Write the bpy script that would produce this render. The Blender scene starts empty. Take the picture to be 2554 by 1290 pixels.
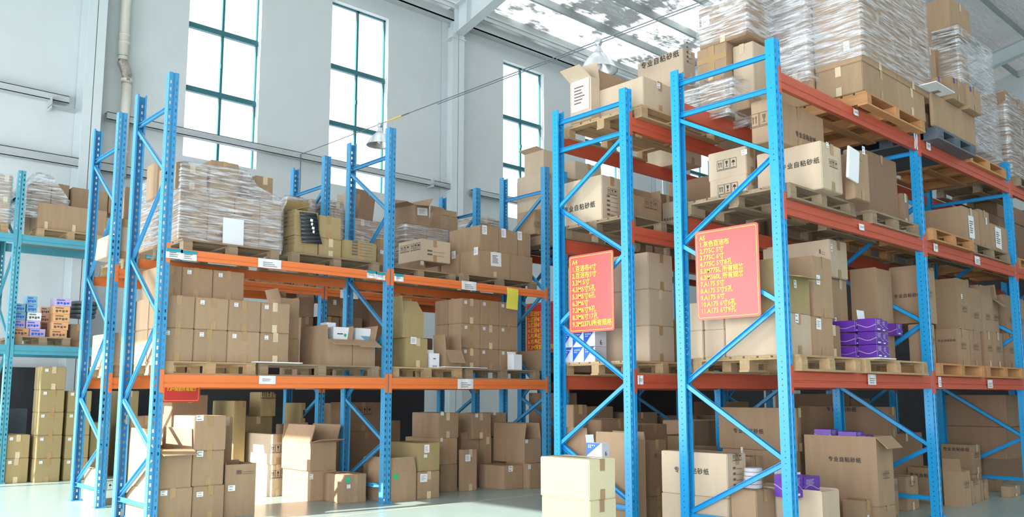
import bpy, bmesh, math, random
from mathutils import Vector, Matrix, noise
R = math.radians
random.seed(7)
SC = bpy.context.scene
COL = SC.collection

# ---------------------------------------------------------------- camera
YAW, PITCH, FPX, CX, CY, CAMZ = 0.824291, 0.125903, 2136.25, 1277.0, 713.16, 1.3
cam = bpy.data.cameras.new('camera'); cam.sensor_width = 36.0; cam.lens = FPX / 2554 * 36
cam.shift_y = (CY - 645) / 2554; cam.clip_start = 0.05; cam.clip_end = 300
camo = bpy.data.objects.new('camera', cam); COL.objects.link(camo); SC.camera = camo
FW = Vector((math.cos(YAW) * math.cos(PITCH), math.sin(YAW) * math.cos(PITCH), math.sin(PITCH)))
RT = Vector((math.sin(YAW), -math.cos(YAW), 0)); UP = RT.cross(FW)
camo.matrix_world = Matrix(((RT.x, UP.x, -FW.x, 0), (RT.y, UP.y, -FW.y, 0), (RT.z, UP.z, -FW.z, CAMZ), (0, 0, 0, 1)))
CAM = Vector((0, 0, CAMZ))

def ray(u, v): return RT * ((u - CX) / FPX) - UP * ((v - CY) / FPX) + FW
def P(u, v, ax, val):
    """point of the place seen at pixel (u, v) of the photo on the plane axis = val"""
    d = ray(u, v); return CAM + d * ((val - CAM[ax]) / d[ax])

# ---------------------------------------------------------------- world, sun, daylight, exposure
SC.view_settings.view_transform = 'Standard'; SC.view_settings.look = 'None'
SC.view_settings.exposure = 0.12; SC.view_settings.gamma = 1.0
w = bpy.data.worlds.new('world'); SC.world = w; w.use_nodes = True
bg = w.node_tree.nodes['Background']; bg.inputs[0].default_value = (0.86, 0.94, 1.0, 1); bg.inputs[1].default_value = 2.2
sun = bpy.data.lights.new('sun', 'SUN'); sun.energy = 15.0; sun.angle = R(0.6); sun.color = (1.0, 0.95, 0.86)
suno = bpy.data.objects.new('sun', sun); COL.objects.link(suno)
SD = Vector((math.cos(R(27)) * math.cos(R(-9)), math.cos(R(27)) * math.sin(R(-9)), -math.sin(R(27))))
suno.rotation_euler = SD.to_track_quat('-Z', 'Y').to_euler()
def area(name, loc, rot, sx, sy, e, col):
    l = bpy.data.lights.new(name, 'AREA'); l.shape = 'RECTANGLE'; l.size = sx; l.size_y = sy; l.energy = e; l.color = col
    o = bpy.data.objects.new(name, l); COL.objects.link(o); o.location = loc; o.rotation_euler = rot; return o
# daylight coming in at the loading door (outside the frame, at the left); the area lamps after it are added fill
area('door_daylight', (-3.3, 11.4, 2.7), (0, R(-90), 0), 5.0, 8.0, 650, (0.93, 0.97, 1.0))
area('near_opening_fill', (-3.3, -0.8, 2.2), (0, R(-90), 0), 4.0, 10.0, 1000, (0.95, 0.97, 1.0))  # added lamp at the near opening, brightens the rack ends
area('aisle_fill', (9.0, -7.0, 6.2), (R(62), 0, 0), 22.0, 5.0, 100, (0.95, 0.98, 1.0))  # added fill from the aisle side, the wall has no opening there

# ---------------------------------------------------------------- materials
def mat(name, base, rough=0.6, metal=0.0, bump=None, var=0.0, streak=None, spec=None, emis=None):
    m = bpy.data.materials.new(name); m.use_nodes = True; nt = m.node_tree; b = nt.nodes['Principled BSDF']
    b.inputs['Base Color'].default_value = (*base, 1); b.inputs['Roughness'].default_value = rough; b.inputs['Metallic'].default_value = metal
    if spec is not None: b.inputs['Specular IOR Level'].default_value = spec
    tc = nt.nodes.new('ShaderNodeTexCoord')
    if var or streak:
        n = nt.nodes.new('ShaderNodeTexNoise'); n.inputs['Scale'].default_value = 3.0; n.inputs['Detail'].default_value = 6
        mp = nt.nodes.new('ShaderNodeMapping'); nt.links.new(tc.outputs['Object'], mp.inputs[0]); nt.links.new(mp.outputs[0], n.inputs[0])
        if streak: mp.inputs['Scale'].default_value = streak
        oi = nt.nodes.new('ShaderNodeObjectInfo')
        ad = nt.nodes.new('ShaderNodeMath'); ad.operation = 'MULTIPLY_ADD'; ad.inputs[1].default_value = 0.5; nt.links.new(oi.outputs['Random'], ad.inputs[0]); 
        nt.links.new(n.outputs[0], ad.inputs[2])
        mr = nt.nodes.new('ShaderNodeMapRange'); mr.inputs[1].default_value = 0.3; mr.inputs[2].default_value = 1.2
        mr.inputs[3].default_value = 1 - var; mr.inputs[4].default_value = 1 + var; nt.links.new(ad.outputs[0], mr.inputs[0])
        mx = nt.nodes.new('ShaderNodeVectorMath'); mx.operation = 'SCALE'; mx.inputs[0].default_value = base
        nt.links.new(mr.outputs[0], mx.inputs['Scale']); nt.links.new(mx.outputs[0], b.inputs['Base Color'])
    if bump:
        n2 = nt.nodes.new('ShaderNodeTexNoise'); n2.inputs['Scale'].default_value = bump[0]; n2.inputs['Detail'].default_value = 5
        mp2 = nt.nodes.new('ShaderNodeMapping'); nt.links.new(tc.outputs['Object'], mp2.inputs[0]); nt.links.new(mp2.outputs[0], n2.inputs[0])
        if len(bump) > 2: mp2.inputs['Scale'].default_value = bump[2]
        bu = nt.nodes.new('ShaderNodeBump'); bu.inputs['Strength'].default_value = bump[1]; bu.inputs['Distance'].default_value = 0.02
        nt.links.new(n2.outputs[0], bu.inputs['Height']); nt.links.new(bu.outputs[0], b.inputs['Normal'])
    return m

M = {}
M['tan'] = mat('cardboard_tan', (0.385,0.258,0.16), 0.75, var=0.13, streak=(5, 5, 0.6), bump=(5, 0.25), spec=0.25)
M['khaki'] = mat('cardboard_khaki', (0.37,0.28,0.135), 0.6, var=0.10, streak=(5, 5, 0.6), bump=(4, 0.2), spec=0.35)
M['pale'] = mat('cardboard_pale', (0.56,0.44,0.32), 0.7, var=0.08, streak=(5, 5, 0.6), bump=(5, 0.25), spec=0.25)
M['cream'] = mat('cardboard_cream', (0.74, 0.66, 0.42), 0.6, var=0.05, bump=(5, 0.2), spec=0.3)
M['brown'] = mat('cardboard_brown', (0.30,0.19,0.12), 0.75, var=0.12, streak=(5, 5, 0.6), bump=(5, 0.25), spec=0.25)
M['tape'] = mat('packing_tape', (0.42, 0.27, 0.13), 0.25, var=0.1, spec=0.6, bump=(20, 0.2))
M['seam'] = mat('worn_seam_tape', (0.66, 0.52, 0.34), 0.3, var=0.2, bump=(30, 0.5))
M['paper'] = mat('white_paper', (0.82, 0.84, 0.86), 0.6, var=0.04)
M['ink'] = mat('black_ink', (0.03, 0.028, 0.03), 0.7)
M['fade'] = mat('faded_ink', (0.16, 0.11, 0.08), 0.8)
M['blue'] = mat('blue_rack_paint', (0.055,0.30,0.56), 0.35, var=0.10, streak=(8, 8, 1), bump=(14, 0.12), spec=0.6)
M['bright'] = mat('bright_blue_rack_paint', (0.012,0.33,0.70), 0.32, var=0.06, streak=(8, 8, 1), bump=(14, 0.1), spec=0.6)
M['teal'] = mat('teal_rack_paint', (0.085,0.34,0.44), 0.4, var=0.12, spec=0.5)
M['orange'] = mat('orange_beam_paint', (0.78,0.20,0.055), 0.38, var=0.10, streak=(1, 8, 8), bump=(6, 0.15, (0.3, 6, 6)), spec=0.5)
M['redor'] = mat('red_orange_beam_paint', (0.56,0.10,0.05), 0.42, var=0.16, streak=(1, 9, 9), bump=(6, 0.25, (0.3, 6, 6)), spec=0.5)
M['wood'] = mat('pallet_wood', (0.46,0.31,0.165), 0.8, var=0.25, streak=(1.2, 14, 10), bump=(20, 0.4, (0.5, 6, 6)))
M['woodg'] = mat('weathered_pallet_wood', (0.30,0.22,0.14), 0.85, var=0.28, streak=(1.2, 14, 10), bump=(20, 0.5, (0.5, 6, 6)))
M['woodr'] = mat('reddish_pallet_wood', (0.50,0.25,0.10), 0.7, var=0.22, streak=(8, 1.2, 10), bump=(20, 0.4))
M['plasticg'] = mat('grey_plastic', (0.10, 0.125, 0.15), 0.45, var=0.1)
M['black'] = mat('black_plastic', (0.03, 0.035, 0.04), 0.35, bump=(9, 0.5))
M['wall'] = mat('white_plaster', (0.68,0.72,0.73), 0.85, var=0.04, bump=(2.5, 0.15))
M['steelw'] = mat('white_painted_steel', (0.66, 0.72, 0.74), 0.45, var=0.05, bump=(3, 0.1))
M['girt'] = mat('dusty_grey_steel', (0.50, 0.53, 0.54), 0.6, var=0.15, streak=(1, 6, 6))
M['purlin'] = mat('grey_green_steel', (0.42, 0.47, 0.46), 0.5, var=0.08)
M['winf'] = mat('green_window_frame', (0.035, 0.17, 0.20), 0.4, var=0.1)
M['pvc'] = mat('cream_pipe_plastic', (0.76, 0.74, 0.64), 0.4, var=0.05)
M['silver'] = mat('silver_tape', (0.45, 0.40, 0.36), 0.35, 0.5, bump=(30, 0.8))
M['alu'] = mat('spun_aluminium', (0.66, 0.70, 0.72), 0.28, 0.75, bump=(3, 0.1))
M['wire'] = mat('steel_cable', (0.20, 0.23, 0.25), 0.4, 0.7)
M['brass'] = mat('yellow_turnbuckle_paint', (0.75, 0.50, 0.10), 0.4)
M['red'] = mat('red_sign_board', (0.72,0.06,0.05), 0.28, spec=0.6, bump=(3, 0.1))
M['yel'] = mat('yellow_sign_print', (0.95, 0.72, 0.05), 0.4)
M['yelp'] = mat('yellow_paper', (0.80, 0.72, 0.10), 0.7)
M['green'] = mat('green_sticker', (0.02, 0.48, 0.22), 0.5)
M['purple'] = mat('purple_carton_print', (0.13,0.035,0.36), 0.3, var=0.25, streak=(4, 4, 14), spec=0.5)
M['lilac'] = mat('lilac_carton_print', (0.50, 0.38, 0.62), 0.4, var=0.2)
M['white'] = mat('white_carton', (0.82, 0.85, 0.90), 0.45, var=0.05)
M['cblue'] = mat('blue_carton_print', (0.02, 0.13, 0.62), 0.35)
M['sky'] = mat('sky_blue_carton_print', (0.20, 0.42, 0.58), 0.4, var=0.1)
M['oran'] = mat('orange_carton_print', (0.80, 0.42, 0.20), 0.4, var=0.1)
M['peach'] = mat('peach_carton_print', (0.80, 0.50, 0.36), 0.4, var=0.1)
M['tealp'] = mat('teal_tag_print', (0.02, 0.30, 0.38), 0.5)
M['disc'] = mat('grey_sanding_discs', (0.55, 0.55, 0.60), 0.6, var=0.1)
M['foam'] = mat('white_foam_board', (0.85, 0.87, 0.88), 0.6)

def floor_mat():
    m = mat('green_grey_floor_paint', (0.28, 0.37, 0.35), 0.28, var=0.10, bump=(1.2, 0.08), spec=0.5); return m
M['floor'] = floor_mat()

def wrap_mat():
    m = bpy.data.materials.new('clear_stretch_film'); m.use_nodes = True; nt = m.node_tree; nt.nodes.clear(); L = nt.links.new
    out = nt.nodes.new('ShaderNodeOutputMaterial'); tr = nt.nodes.new('ShaderNodeBsdfTransparent'); gl = nt.nodes.new('ShaderNodeBsdfGlossy'); df = nt.nodes.new('ShaderNodeBsdfDiffuse')
    tr.inputs[0].default_value = (0.97, 0.98, 1, 1); gl.inputs['Roughness'].default_value = 0.16; gl.inputs[0].default_value = (0.95, 0.97, 1, 1); df.inputs[0].default_value = (0.85, 0.88, 0.93, 1)
    tc = nt.nodes.new('ShaderNodeTexCoord'); mp = nt.nodes.new('ShaderNodeMapping'); mp.inputs['Rotation'].default_value = (0.5, 0.35, 0.2); mp.inputs['Scale'].default_value = (1.0, 1.0, 13.0)
    n = nt.nodes.new('ShaderNodeTexNoise'); n.inputs['Scale'].default_value = 3.6; n.inputs['Detail'].default_value = 9; n.inputs['Roughness'].default_value = 0.65; n.inputs['Distortion'].default_value = 0.4
    L(tc.outputs['Object'], mp.inputs[0]); L(mp.outputs[0], n.inputs[0])
    bu = nt.nodes.new('ShaderNodeBump'); bu.inputs['Strength'].default_value = 0.7; bu.inputs['Distance'].default_value = 0.02; L(n.outputs[0], bu.inputs['Height'])
    L(bu.outputs[0], gl.inputs['Normal'])
    fr = nt.nodes.new('ShaderNodeMapRange'); fr.inputs[1].default_value = 0.44; fr.inputs[2].default_value = 0.66; fr.inputs[3].default_value = 0.10; fr.inputs[4].default_value = 0.88; L(n.outputs[0], fr.inputs[0])
    m1 = nt.nodes.new('ShaderNodeMixShader'); m1.inputs[0].default_value = 0.45; L(gl.outputs[0], m1.inputs[1]); L(df.outputs[0], m1.inputs[2])
    m2 = nt.nodes.new('ShaderNodeMixShader'); L(fr.outputs[0], m2.inputs[0]); L(tr.outputs[0], m2.inputs[1]); L(m1.outputs[0], m2.inputs[2]); L(m2.outputs[0], out.inputs[0])
    return m
M['wrap'] = wrap_mat()

def glass_mat():
    m = bpy.data.materials.new('window_glass'); m.use_nodes = True; nt = m.node_tree; nt.nodes.clear(); L = nt.links.new
    out = nt.nodes.new('ShaderNodeOutputMaterial'); tr = nt.nodes.new('ShaderNodeBsdfTransparent'); gl = nt.nodes.new('ShaderNodeBsdfGlossy'); gl.inputs['Roughness'].default_value = 0.02
    mx = nt.nodes.new('ShaderNodeMixShader'); mx.inputs[0].default_value = 0.06; L(tr.outputs[0], mx.inputs[1]); L(gl.outputs[0], mx.inputs[2]); L(mx.outputs[0], out.inputs[0]); return m
M['glass'] = glass_mat()

def foil_mat():
    # silver insulation foil; the corrugated roof above it has translucent daylight sheets, which show through in ragged patches
    m = bpy.data.materials.new('foil_insulation'); m.use_nodes = True; nt = m.node_tree; nt.nodes.clear(); L = nt.links.new
    out = nt.nodes.new('ShaderNodeOutputMaterial'); pr = nt.nodes.new('ShaderNodeBsdfPrincipled'); tl = nt.nodes.new('ShaderNodeBsdfTranslucent'); tl.inputs[0].default_value = (0.95, 0.97, 1, 1)
    pr.inputs['Base Color'].default_value = (0.55, 0.56, 0.55, 1); pr.inputs['Metallic'].default_value = 0.7; pr.inputs['Roughness'].default_value = 0.33
    tc = nt.nodes.new('ShaderNodeTexCoord'); mp = nt.nodes.new('ShaderNodeMapping'); mp.inputs['Scale'].default_value = (1.1, 4.0, 1.0); mp.inputs['Rotation'].default_value = (0, 0, 0.45)
    n = nt.nodes.new('ShaderNodeTexNoise'); n.inputs['Scale'].default_value = 2.2; n.inputs['Detail'].default_value = 8; n.inputs['Distortion'].default_value = 0.5
    L(tc.outputs['Object'], mp.inputs[0]); L(mp.outputs[0], n.inputs[0])
    bu = nt.nodes.new('ShaderNodeBump'); bu.inputs['Strength'].default_value = 1.0; bu.inputs['Distance'].default_value = 0.12; L(n.outputs[0], bu.inputs['Height']); L(bu.outputs[0], pr.inputs['Normal'])
    n2 = nt.nodes.new('ShaderNodeTexNoise'); n2.inputs['Scale'].default_value = 0.8; n2.inputs['Detail'].default_value = 7; n2.inputs['Roughness'].default_value = 0.62; L(tc.outputs['Object'], n2.inputs[0])
    sx = nt.nodes.new('ShaderNodeSeparateXYZ'); L(tc.outputs['Object'], sx.inputs[0])
    # daylight sheets between x = 12 and 21.5 only (the foil is opaque elsewhere)
    r1 = nt.nodes.new('ShaderNodeMapRange'); r1.inputs[1].default_value = 21.0; r1.inputs[2].default_value = 23.0; r1.inputs[3].default_value = 0.06; r1.inputs[4].default_value = -0.4; L(sx.outputs[0], r1.inputs[0])
    mxn = nt.nodes.new('ShaderNodeMath'); mxn.operation = 'MULTIPLY_ADD'; mxn.inputs[1].default_value = 0.28; L(n.outputs[0], mxn.inputs[0]); hf = nt.nodes.new('ShaderNodeMath'); hf.operation = 'MULTIPLY'; hf.inputs[1].default_value = 0.72; L(n2.outputs[0], hf.inputs[0]); L(hf.outputs[0], mxn.inputs[2])
    ad = nt.nodes.new('ShaderNodeMath'); L(mxn.outputs[0], ad.inputs[0]); L(r1.outputs[0], ad.inputs[1])
    fr = nt.nodes.new('ShaderNodeMapRange'); fr.inputs[1].default_value = 0.50; fr.inputs[2].default_value = 0.68; fr.inputs[3].default_value = 0.03; fr.inputs[4].default_value = 0.75; L(ad.outputs[0], fr.inputs[0])
    m2 = nt.nodes.new('ShaderNodeMixShader'); L(fr.outputs[0], m2.inputs[0]); L(pr.outputs[0], m2.inputs[1]); L(tl.outputs[0], m2.inputs[2]); L(m2.outputs[0], out.inputs[0]); return m
M['foil'] = foil_mat()

# ---------------------------------------------------------------- mesh helpers
def newobj(name, me, parent=None, loc=None, rot=None):
    o = bpy.data.objects.new(name, me); COL.objects.link(o)
    if parent: o.parent = parent
    if loc is not None: o.location = loc
    if rot is not None: o.rotation_euler = rot
    return o
def mesh(name, verts, faces, mats, parent=None, loc=None, rot=None, mi=None, smooth=False):
    me = bpy.data.meshes.new(name); me.from_pydata([tuple(v) for v in verts], [], faces); me.update()
    for m in (mats if isinstance(mats, (list, tuple)) else [mats]): me.materials.append(M[m] if isinstance(m, str) else m)
    if mi: me.polygons.foreach_set('material_index', mi)
    if smooth: me.polygons.foreach_set('use_smooth', [True] * len(me.polygons))
    return newobj(name, me, parent, loc, rot)
BF = [(0, 3, 2, 1), (4, 5, 6, 7), (0, 1, 5, 4), (1, 2, 6, 5), (2, 3, 7, 6), (3, 0, 4, 7)]
class MB:
    """collects boxes, prisms and sheets into one mesh"""
    def __init__(s): s.v = []; s.f = []; s.mi = []
    def add(s, vs, fs, mi=0):
        b = len(s.v); s.v += [tuple(v) for v in vs]; s.f += [tuple(i + b for i in f) for f in fs]; s.mi += [mi] * len(fs); return s
    def box(s, x0, x1, y0, y1, z0, z1, mi=0):
        return s.add([(x0, y0, z0), (x1, y0, z0), (x1, y1, z0), (x0, y1, z0), (x0, y0, z1), (x1, y0, z1), (x1, y1, z1), (x0, y1, z1)], BF, mi)
    def obox(s, c, ax, ay, az, mi=0):
        c, ax, ay, az = map(Vector, (c, ax, ay, az))
        vs = [c + sx * ax + sy * ay + sz * az for sz in (-1, 1) for sx, sy in ((-1, -1), (1, -1), (1, 1), (-1, 1))]
        return s.add(vs, BF, mi)
    def rect(s, x0, y0, x1, y1, mi=0, z=0.0): return s.add([(x0, y0, z), (x1, y0, z), (x1, y1, z), (x0, y1, z)], [(0, 1, 2, 3)], mi)
    def poly(s, pts, mi=0, z=0.0): return s.add([(x, y, z) for x, y in pts], [tuple(range(len(pts)))], mi)
    def tube(s, pts, r, n=8, mi=0):
        pts = [Vector(p) for p in pts]; rr = r if isinstance(r, (list, tuple)) else [r] * len(pts); vs = []
        for i, p in enumerate(pts):
            d = (pts[min(i + 1, len(pts) - 1)] - pts[max(i - 1, 0)]).normalized(); a = d.orthogonal().normalized() if abs(d.z) < 0.99 else Vector((1, 0, 0)); 
            if abs(d.z) < 0.99: a = d.cross(Vector((0, 0, 1))).normalized()
            b = d.cross(a)
            vs += [p + (a * math.cos(t * 2 * math.pi / n) + b * math.sin(t * 2 * math.pi / n)) * rr[i] for t in range(n)]
        fs = [(i * n + t, i * n + (t + 1) % n, (i + 1) * n + (t + 1) % n, (i + 1) * n + t) for i in range(len(pts) - 1) for t in range(n)]
        fs += [tuple(range(n))[::-1], tuple((len(pts) - 1) * n + t for t in range(n))]
        return s.add(vs, fs, mi)
    def lathe(s, prof, n=24, mi=0, c=(0, 0, 0)):
        vs = [(c[0] + r * math.cos(t * 2 * math.pi / n), c[1] + r * math.sin(t * 2 * math.pi / n), c[2] + z) for r, z in prof for t in range(n)]
        return s.add(vs, [(i * n + t, i * n + (t + 1) % n, (i + 1) * n + (t + 1) % n, (i + 1) * n + t) for i in range(len(prof) - 1) for t in range(n)], mi)
    def build(s, name, mats, parent=None, loc=None, rot=None, bevel=0, smooth=False, solid=0):
        o = mesh(name, s.v, s.f, mats, parent, loc, rot, s.mi, smooth)
        if solid: md = o.modifiers.new('thickness', 'SOLIDIFY'); md.thickness = solid; md.offset = 0
        if bevel: md = o.modifiers.new('edge', 'BEVEL'); md.width = bevel; md.segments = 2; md.limit_method = 'ANGLE'
        return o
SHORT = [('middle shelf of the nearest rack', 'nearest rack middle shelf'), ('lower shelf of the nearest rack', 'nearest rack lower shelf'), ('on the floor of the nearest rack', 'nearest rack floor'),
         ('top shelf of the nearest rack', 'nearest rack top shelf'), ('upper shelf of the front left rack', 'upper left shelf'), ('lower orange shelf of the front left rack', 'lower left shelf'),
         ('lower shelf of the front left rack', 'lower left shelf'), ('upper shelf of the rear left rack', 'rear left upper shelf'), ('lower shelf of the rear left rack', 'rear left lower shelf'),
         ('upper shelf of the far left rack', 'far left upper shelf'), ('second bay of the', 'second bay,'), ('on the floor of the', 'floor of'), ('rack nearest the camera', 'nearest rack'), ('on the top shelf, ', 'top shelf, ')]
def short(t):
    """labels stay within sixteen words"""
    n = lambda x: len(x.replace(',', ' ').split())
    for a, c in SHORT:
        if n(t) > 16: t = t.replace(a, c)
    for a in (' the ', ' a ', ' an ', ' that '):
        while n(t) > 16 and a in t:
            i = t.rfind(a); t = t[:i] + ' ' + t[i + len(a):]
    if n(t) > 16: t = t.replace(' plain ', ' ').replace('plain ', '')
    return t
def tag(o, label, cat, group=None):
    label = short(label); o['label'] = label; o['category'] = cat
    if group: o['group'] = group
    return o
def thing(name, label, cat, loc=(0, 0, 0), group=None, rz=0):
    o = newobj(name, None, None, loc, (0, 0, rz)); return tag(o, label, cat, group)
def struct(name, mb, mats, **k):
    o = mb.build(name, mats, **k); o['kind'] = 'structure'; return o
def text(s, size, parent, loc, rot, m='ink', bold=0.0, sx=1.0, name='printed_text', align='LEFT', space=1.0):
    c = bpy.data.curves.new(name, 'FONT'); c.body = s; c.size = size; c.offset = bold; c.align_x = align; c.space_line = space; c.space_character = 1.18 if s == ZW else 1.0
    c.materials.append(M[m]); c.resolution_u = 2; c.fill_mode = 'FRONT'
    o = newobj(name, c, parent, loc, rot); o.scale = (sx, 1, 1); return o

# ---------------------------------------------------------------- cartons
FACE = {'F': 0.0, 'L': R(-90), 'R': R(90)}
def face_pos(w, d, face, a, z, eps=0.004):
    """a = distance along the face from its centre, to the right as one looks at it; z above the base"""
    if face == 'F': return (a, -d / 2 - eps, z)
    if face == 'L': return (-w / 2 - eps, -a, z)
    return (w / 2 + eps, a, z)
def sticker_mb(w, h, kind=0):
    b = MB().rect(-w / 2, -h / 2, w / 2, h / 2)
    if kind != 9:
        n = 6 if h > 0.15 else (4 if h > 0.08 else 2); th = 0.022 if n > 2 else 0.05
        for i in range(n):
            y = h * (0.25 - 0.5 * i / max(1, n - 1)); b.rect(-w * 0.35, y - h * th, w * random.uniform(0.0, 0.35), y + h * th, 1, 0.001)
    return b
def icons_mb(s):
    """three framed handling marks: arrows up, wine glass, umbrella"""
    b = MB(); t = s * 0.05
    for k in range(3):
        x = (k - 1) * s * 1.08; X0, X1, Y0, Y1 = x - s / 2, x + s / 2, -s * 0.75, s * 0.75
        b.rect(X0, Y0, X1, Y0 + t).rect(X0, Y1 - t, X1, Y1).rect(X0, Y0, X0 + t, Y1).rect(X1 - t, Y0, X1, Y1)
        b.rect(X0 + s * 0.15, Y0 + s * 0.12, X1 - s * 0.15, Y0 + s * 0.2)
        if k == 0:
            for q in (-0.17, 0.17):
                c = x + q * s; b.rect(c - t, -s * 0.3, c + t, s * 0.3); b.poly([(c - s * 0.13, s * 0.25), (c + s * 0.13, s * 0.25), (c, s * 0.5)])
        elif k == 1:
            b.poly([(x - s * 0.2, s * 0.5), (x - s * 0.12, s * 0.08), (x + s * 0.12, s * 0.08), (x + s * 0.2, s * 0.5)]).rect(x - t, -s * 0.25, x + t, s * 0.1).rect(x - s * 0.2, -s * 0.33, x + s * 0.2, -s * 0.25)
        else:
            b.poly([(x - s * 0.3, s * 0.1), (x + s * 0.3, s * 0.1), (x + s * 0.15, s * 0.38), (x, s * 0.48), (x - s * 0.15, s * 0.38)]).rect(x - t * 0.7, -s * 0.35, x + t * 0.7, s * 0.12)
    return b
def lines_mb(w, h, n):
    b = MB()
    for i in range(n):
        y = h / 2 - h * i / max(1, n - 1); b.rect(-w / 2, y - 0.008, -w * 0.22, y + 0.014); b.rect(-w * 0.15, y - 0.008, w / 2, y - 0.004)
    return b
ZW = '专业自粘砂纸'
# upright frames (x, width, y front, y back, height) and shelf levels, used to keep goods clear of posts and standing on something
FRAMES = [(x, 0.1, yf, yb, H) for xs, yf, yb, H in (([3.21, 5.975, 8.735], 8.73, 9.73, 4.645), ([3.33, 6.17, 9.02], 10.63, 11.63, 4.71), ([9.33, 12.2, 15.1], 8.93, 9.96, 4.72),
          ([6.605, 9.6, 12.6, 15.6], 3.74, 4.86, 4.43), ([6.605, 9.6, 12.6], 5.43, 6.48, 4.43), ([0.3, 3.12, 5.95], 14.4, 15.45, 4.68)) for x in xs]
SHELVES = [(3.2, 8.84, 8.73, 9.73, (1.498, 2.79)), (3.3, 9.12, 10.63, 11.63, (1.498, 2.79)), (9.3, 15.2, 8.93, 9.96, (1.498, 3.55)), (6.6, 15.7, 3.74, 4.86, (1.497, 2.996, 4.14)), (6.6, 12.7, 5.43, 6.48, (1.497, 2.996, 4.14)), (0.3, 6.0, 14.4, 15.45, (2.03, 3.70))]
SOLID = []
def clear_frames(x0, x1, y0, y1, z0):
    for fx, fw, yf, yb, H in FRAMES:
        if z0 < H and min(x1, fx + fw) - max(x0, fx) > 0.004 and min(y1, yb) - max(y0, yf) > 0.01:
            if (x0 + x1) / 2 > fx + fw / 2: x0 = fx + fw + 0.006
            else: x1 = fx - 0.006
    return x0, x1
def settle(x0, x1, y0, y1, z0, z1, inside=False):
    x0, x1 = clear_frames(x0, x1, y0, y1, z0)
    if inside: return x0, x1, y0, y1, z0, z1
    for (a0, a1, b0, b1, c0, c1, opn) in SOLID:
        px, py, pz = min(x1, a1) - max(x0, a0), min(y1, b1) - max(y0, b0), min(z1, c1) - max(z0, c0)
        if min(px, py, pz) < 0.006: continue
        k = min((pz / (z1 - z0) if z0 > c0 else 9, 'z'), (py / (y1 - y0), 'y'), (px / (x1 - x0), 'x'))
        if k[1] == 'z' and z1 - c1 > 0.08: z0 = c1
        elif k[1] == 'y' or (k[1] == 'z'):
            if (y0 + y1) > (b0 + b1):
                if y1 - b1 > 0.08: y0 = b1 + 0.002
            elif b0 - y0 > 0.08: y1 = b0 - 0.002
        else:
            if (x0 + x1) > (a0 + a1):
                if x1 - a1 > 0.08: x0 = a1 + 0.002
            elif a0 - x0 > 0.08: x1 = a0 - 0.002
    best = 0.0
    for (a0, a1, b0, b1, c0, c1, opn) in SOLID:
        if min(x1, a1) - max(x0, a0) > 0.02 and min(y1, b1) - max(y0, b0) > 0.02 and c1 <= z0 + 0.03: best = max(best, c1)
    for (a0, a1, b0, b1, zs) in SHELVES:
        if min(x1, a1) - max(x0, a0) > 0.02 and min(y1, b1) - max(y0, b0) > 0.02:
            for z in zs:
                if z <= z0 + 0.12: best = max(best, z)
    if abs(z0 - best) > 0.004 and z0 - best < 0.45: z0 = best
    return x0, x1, y0, y1, z0, z1
NBOX = [0]
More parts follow.
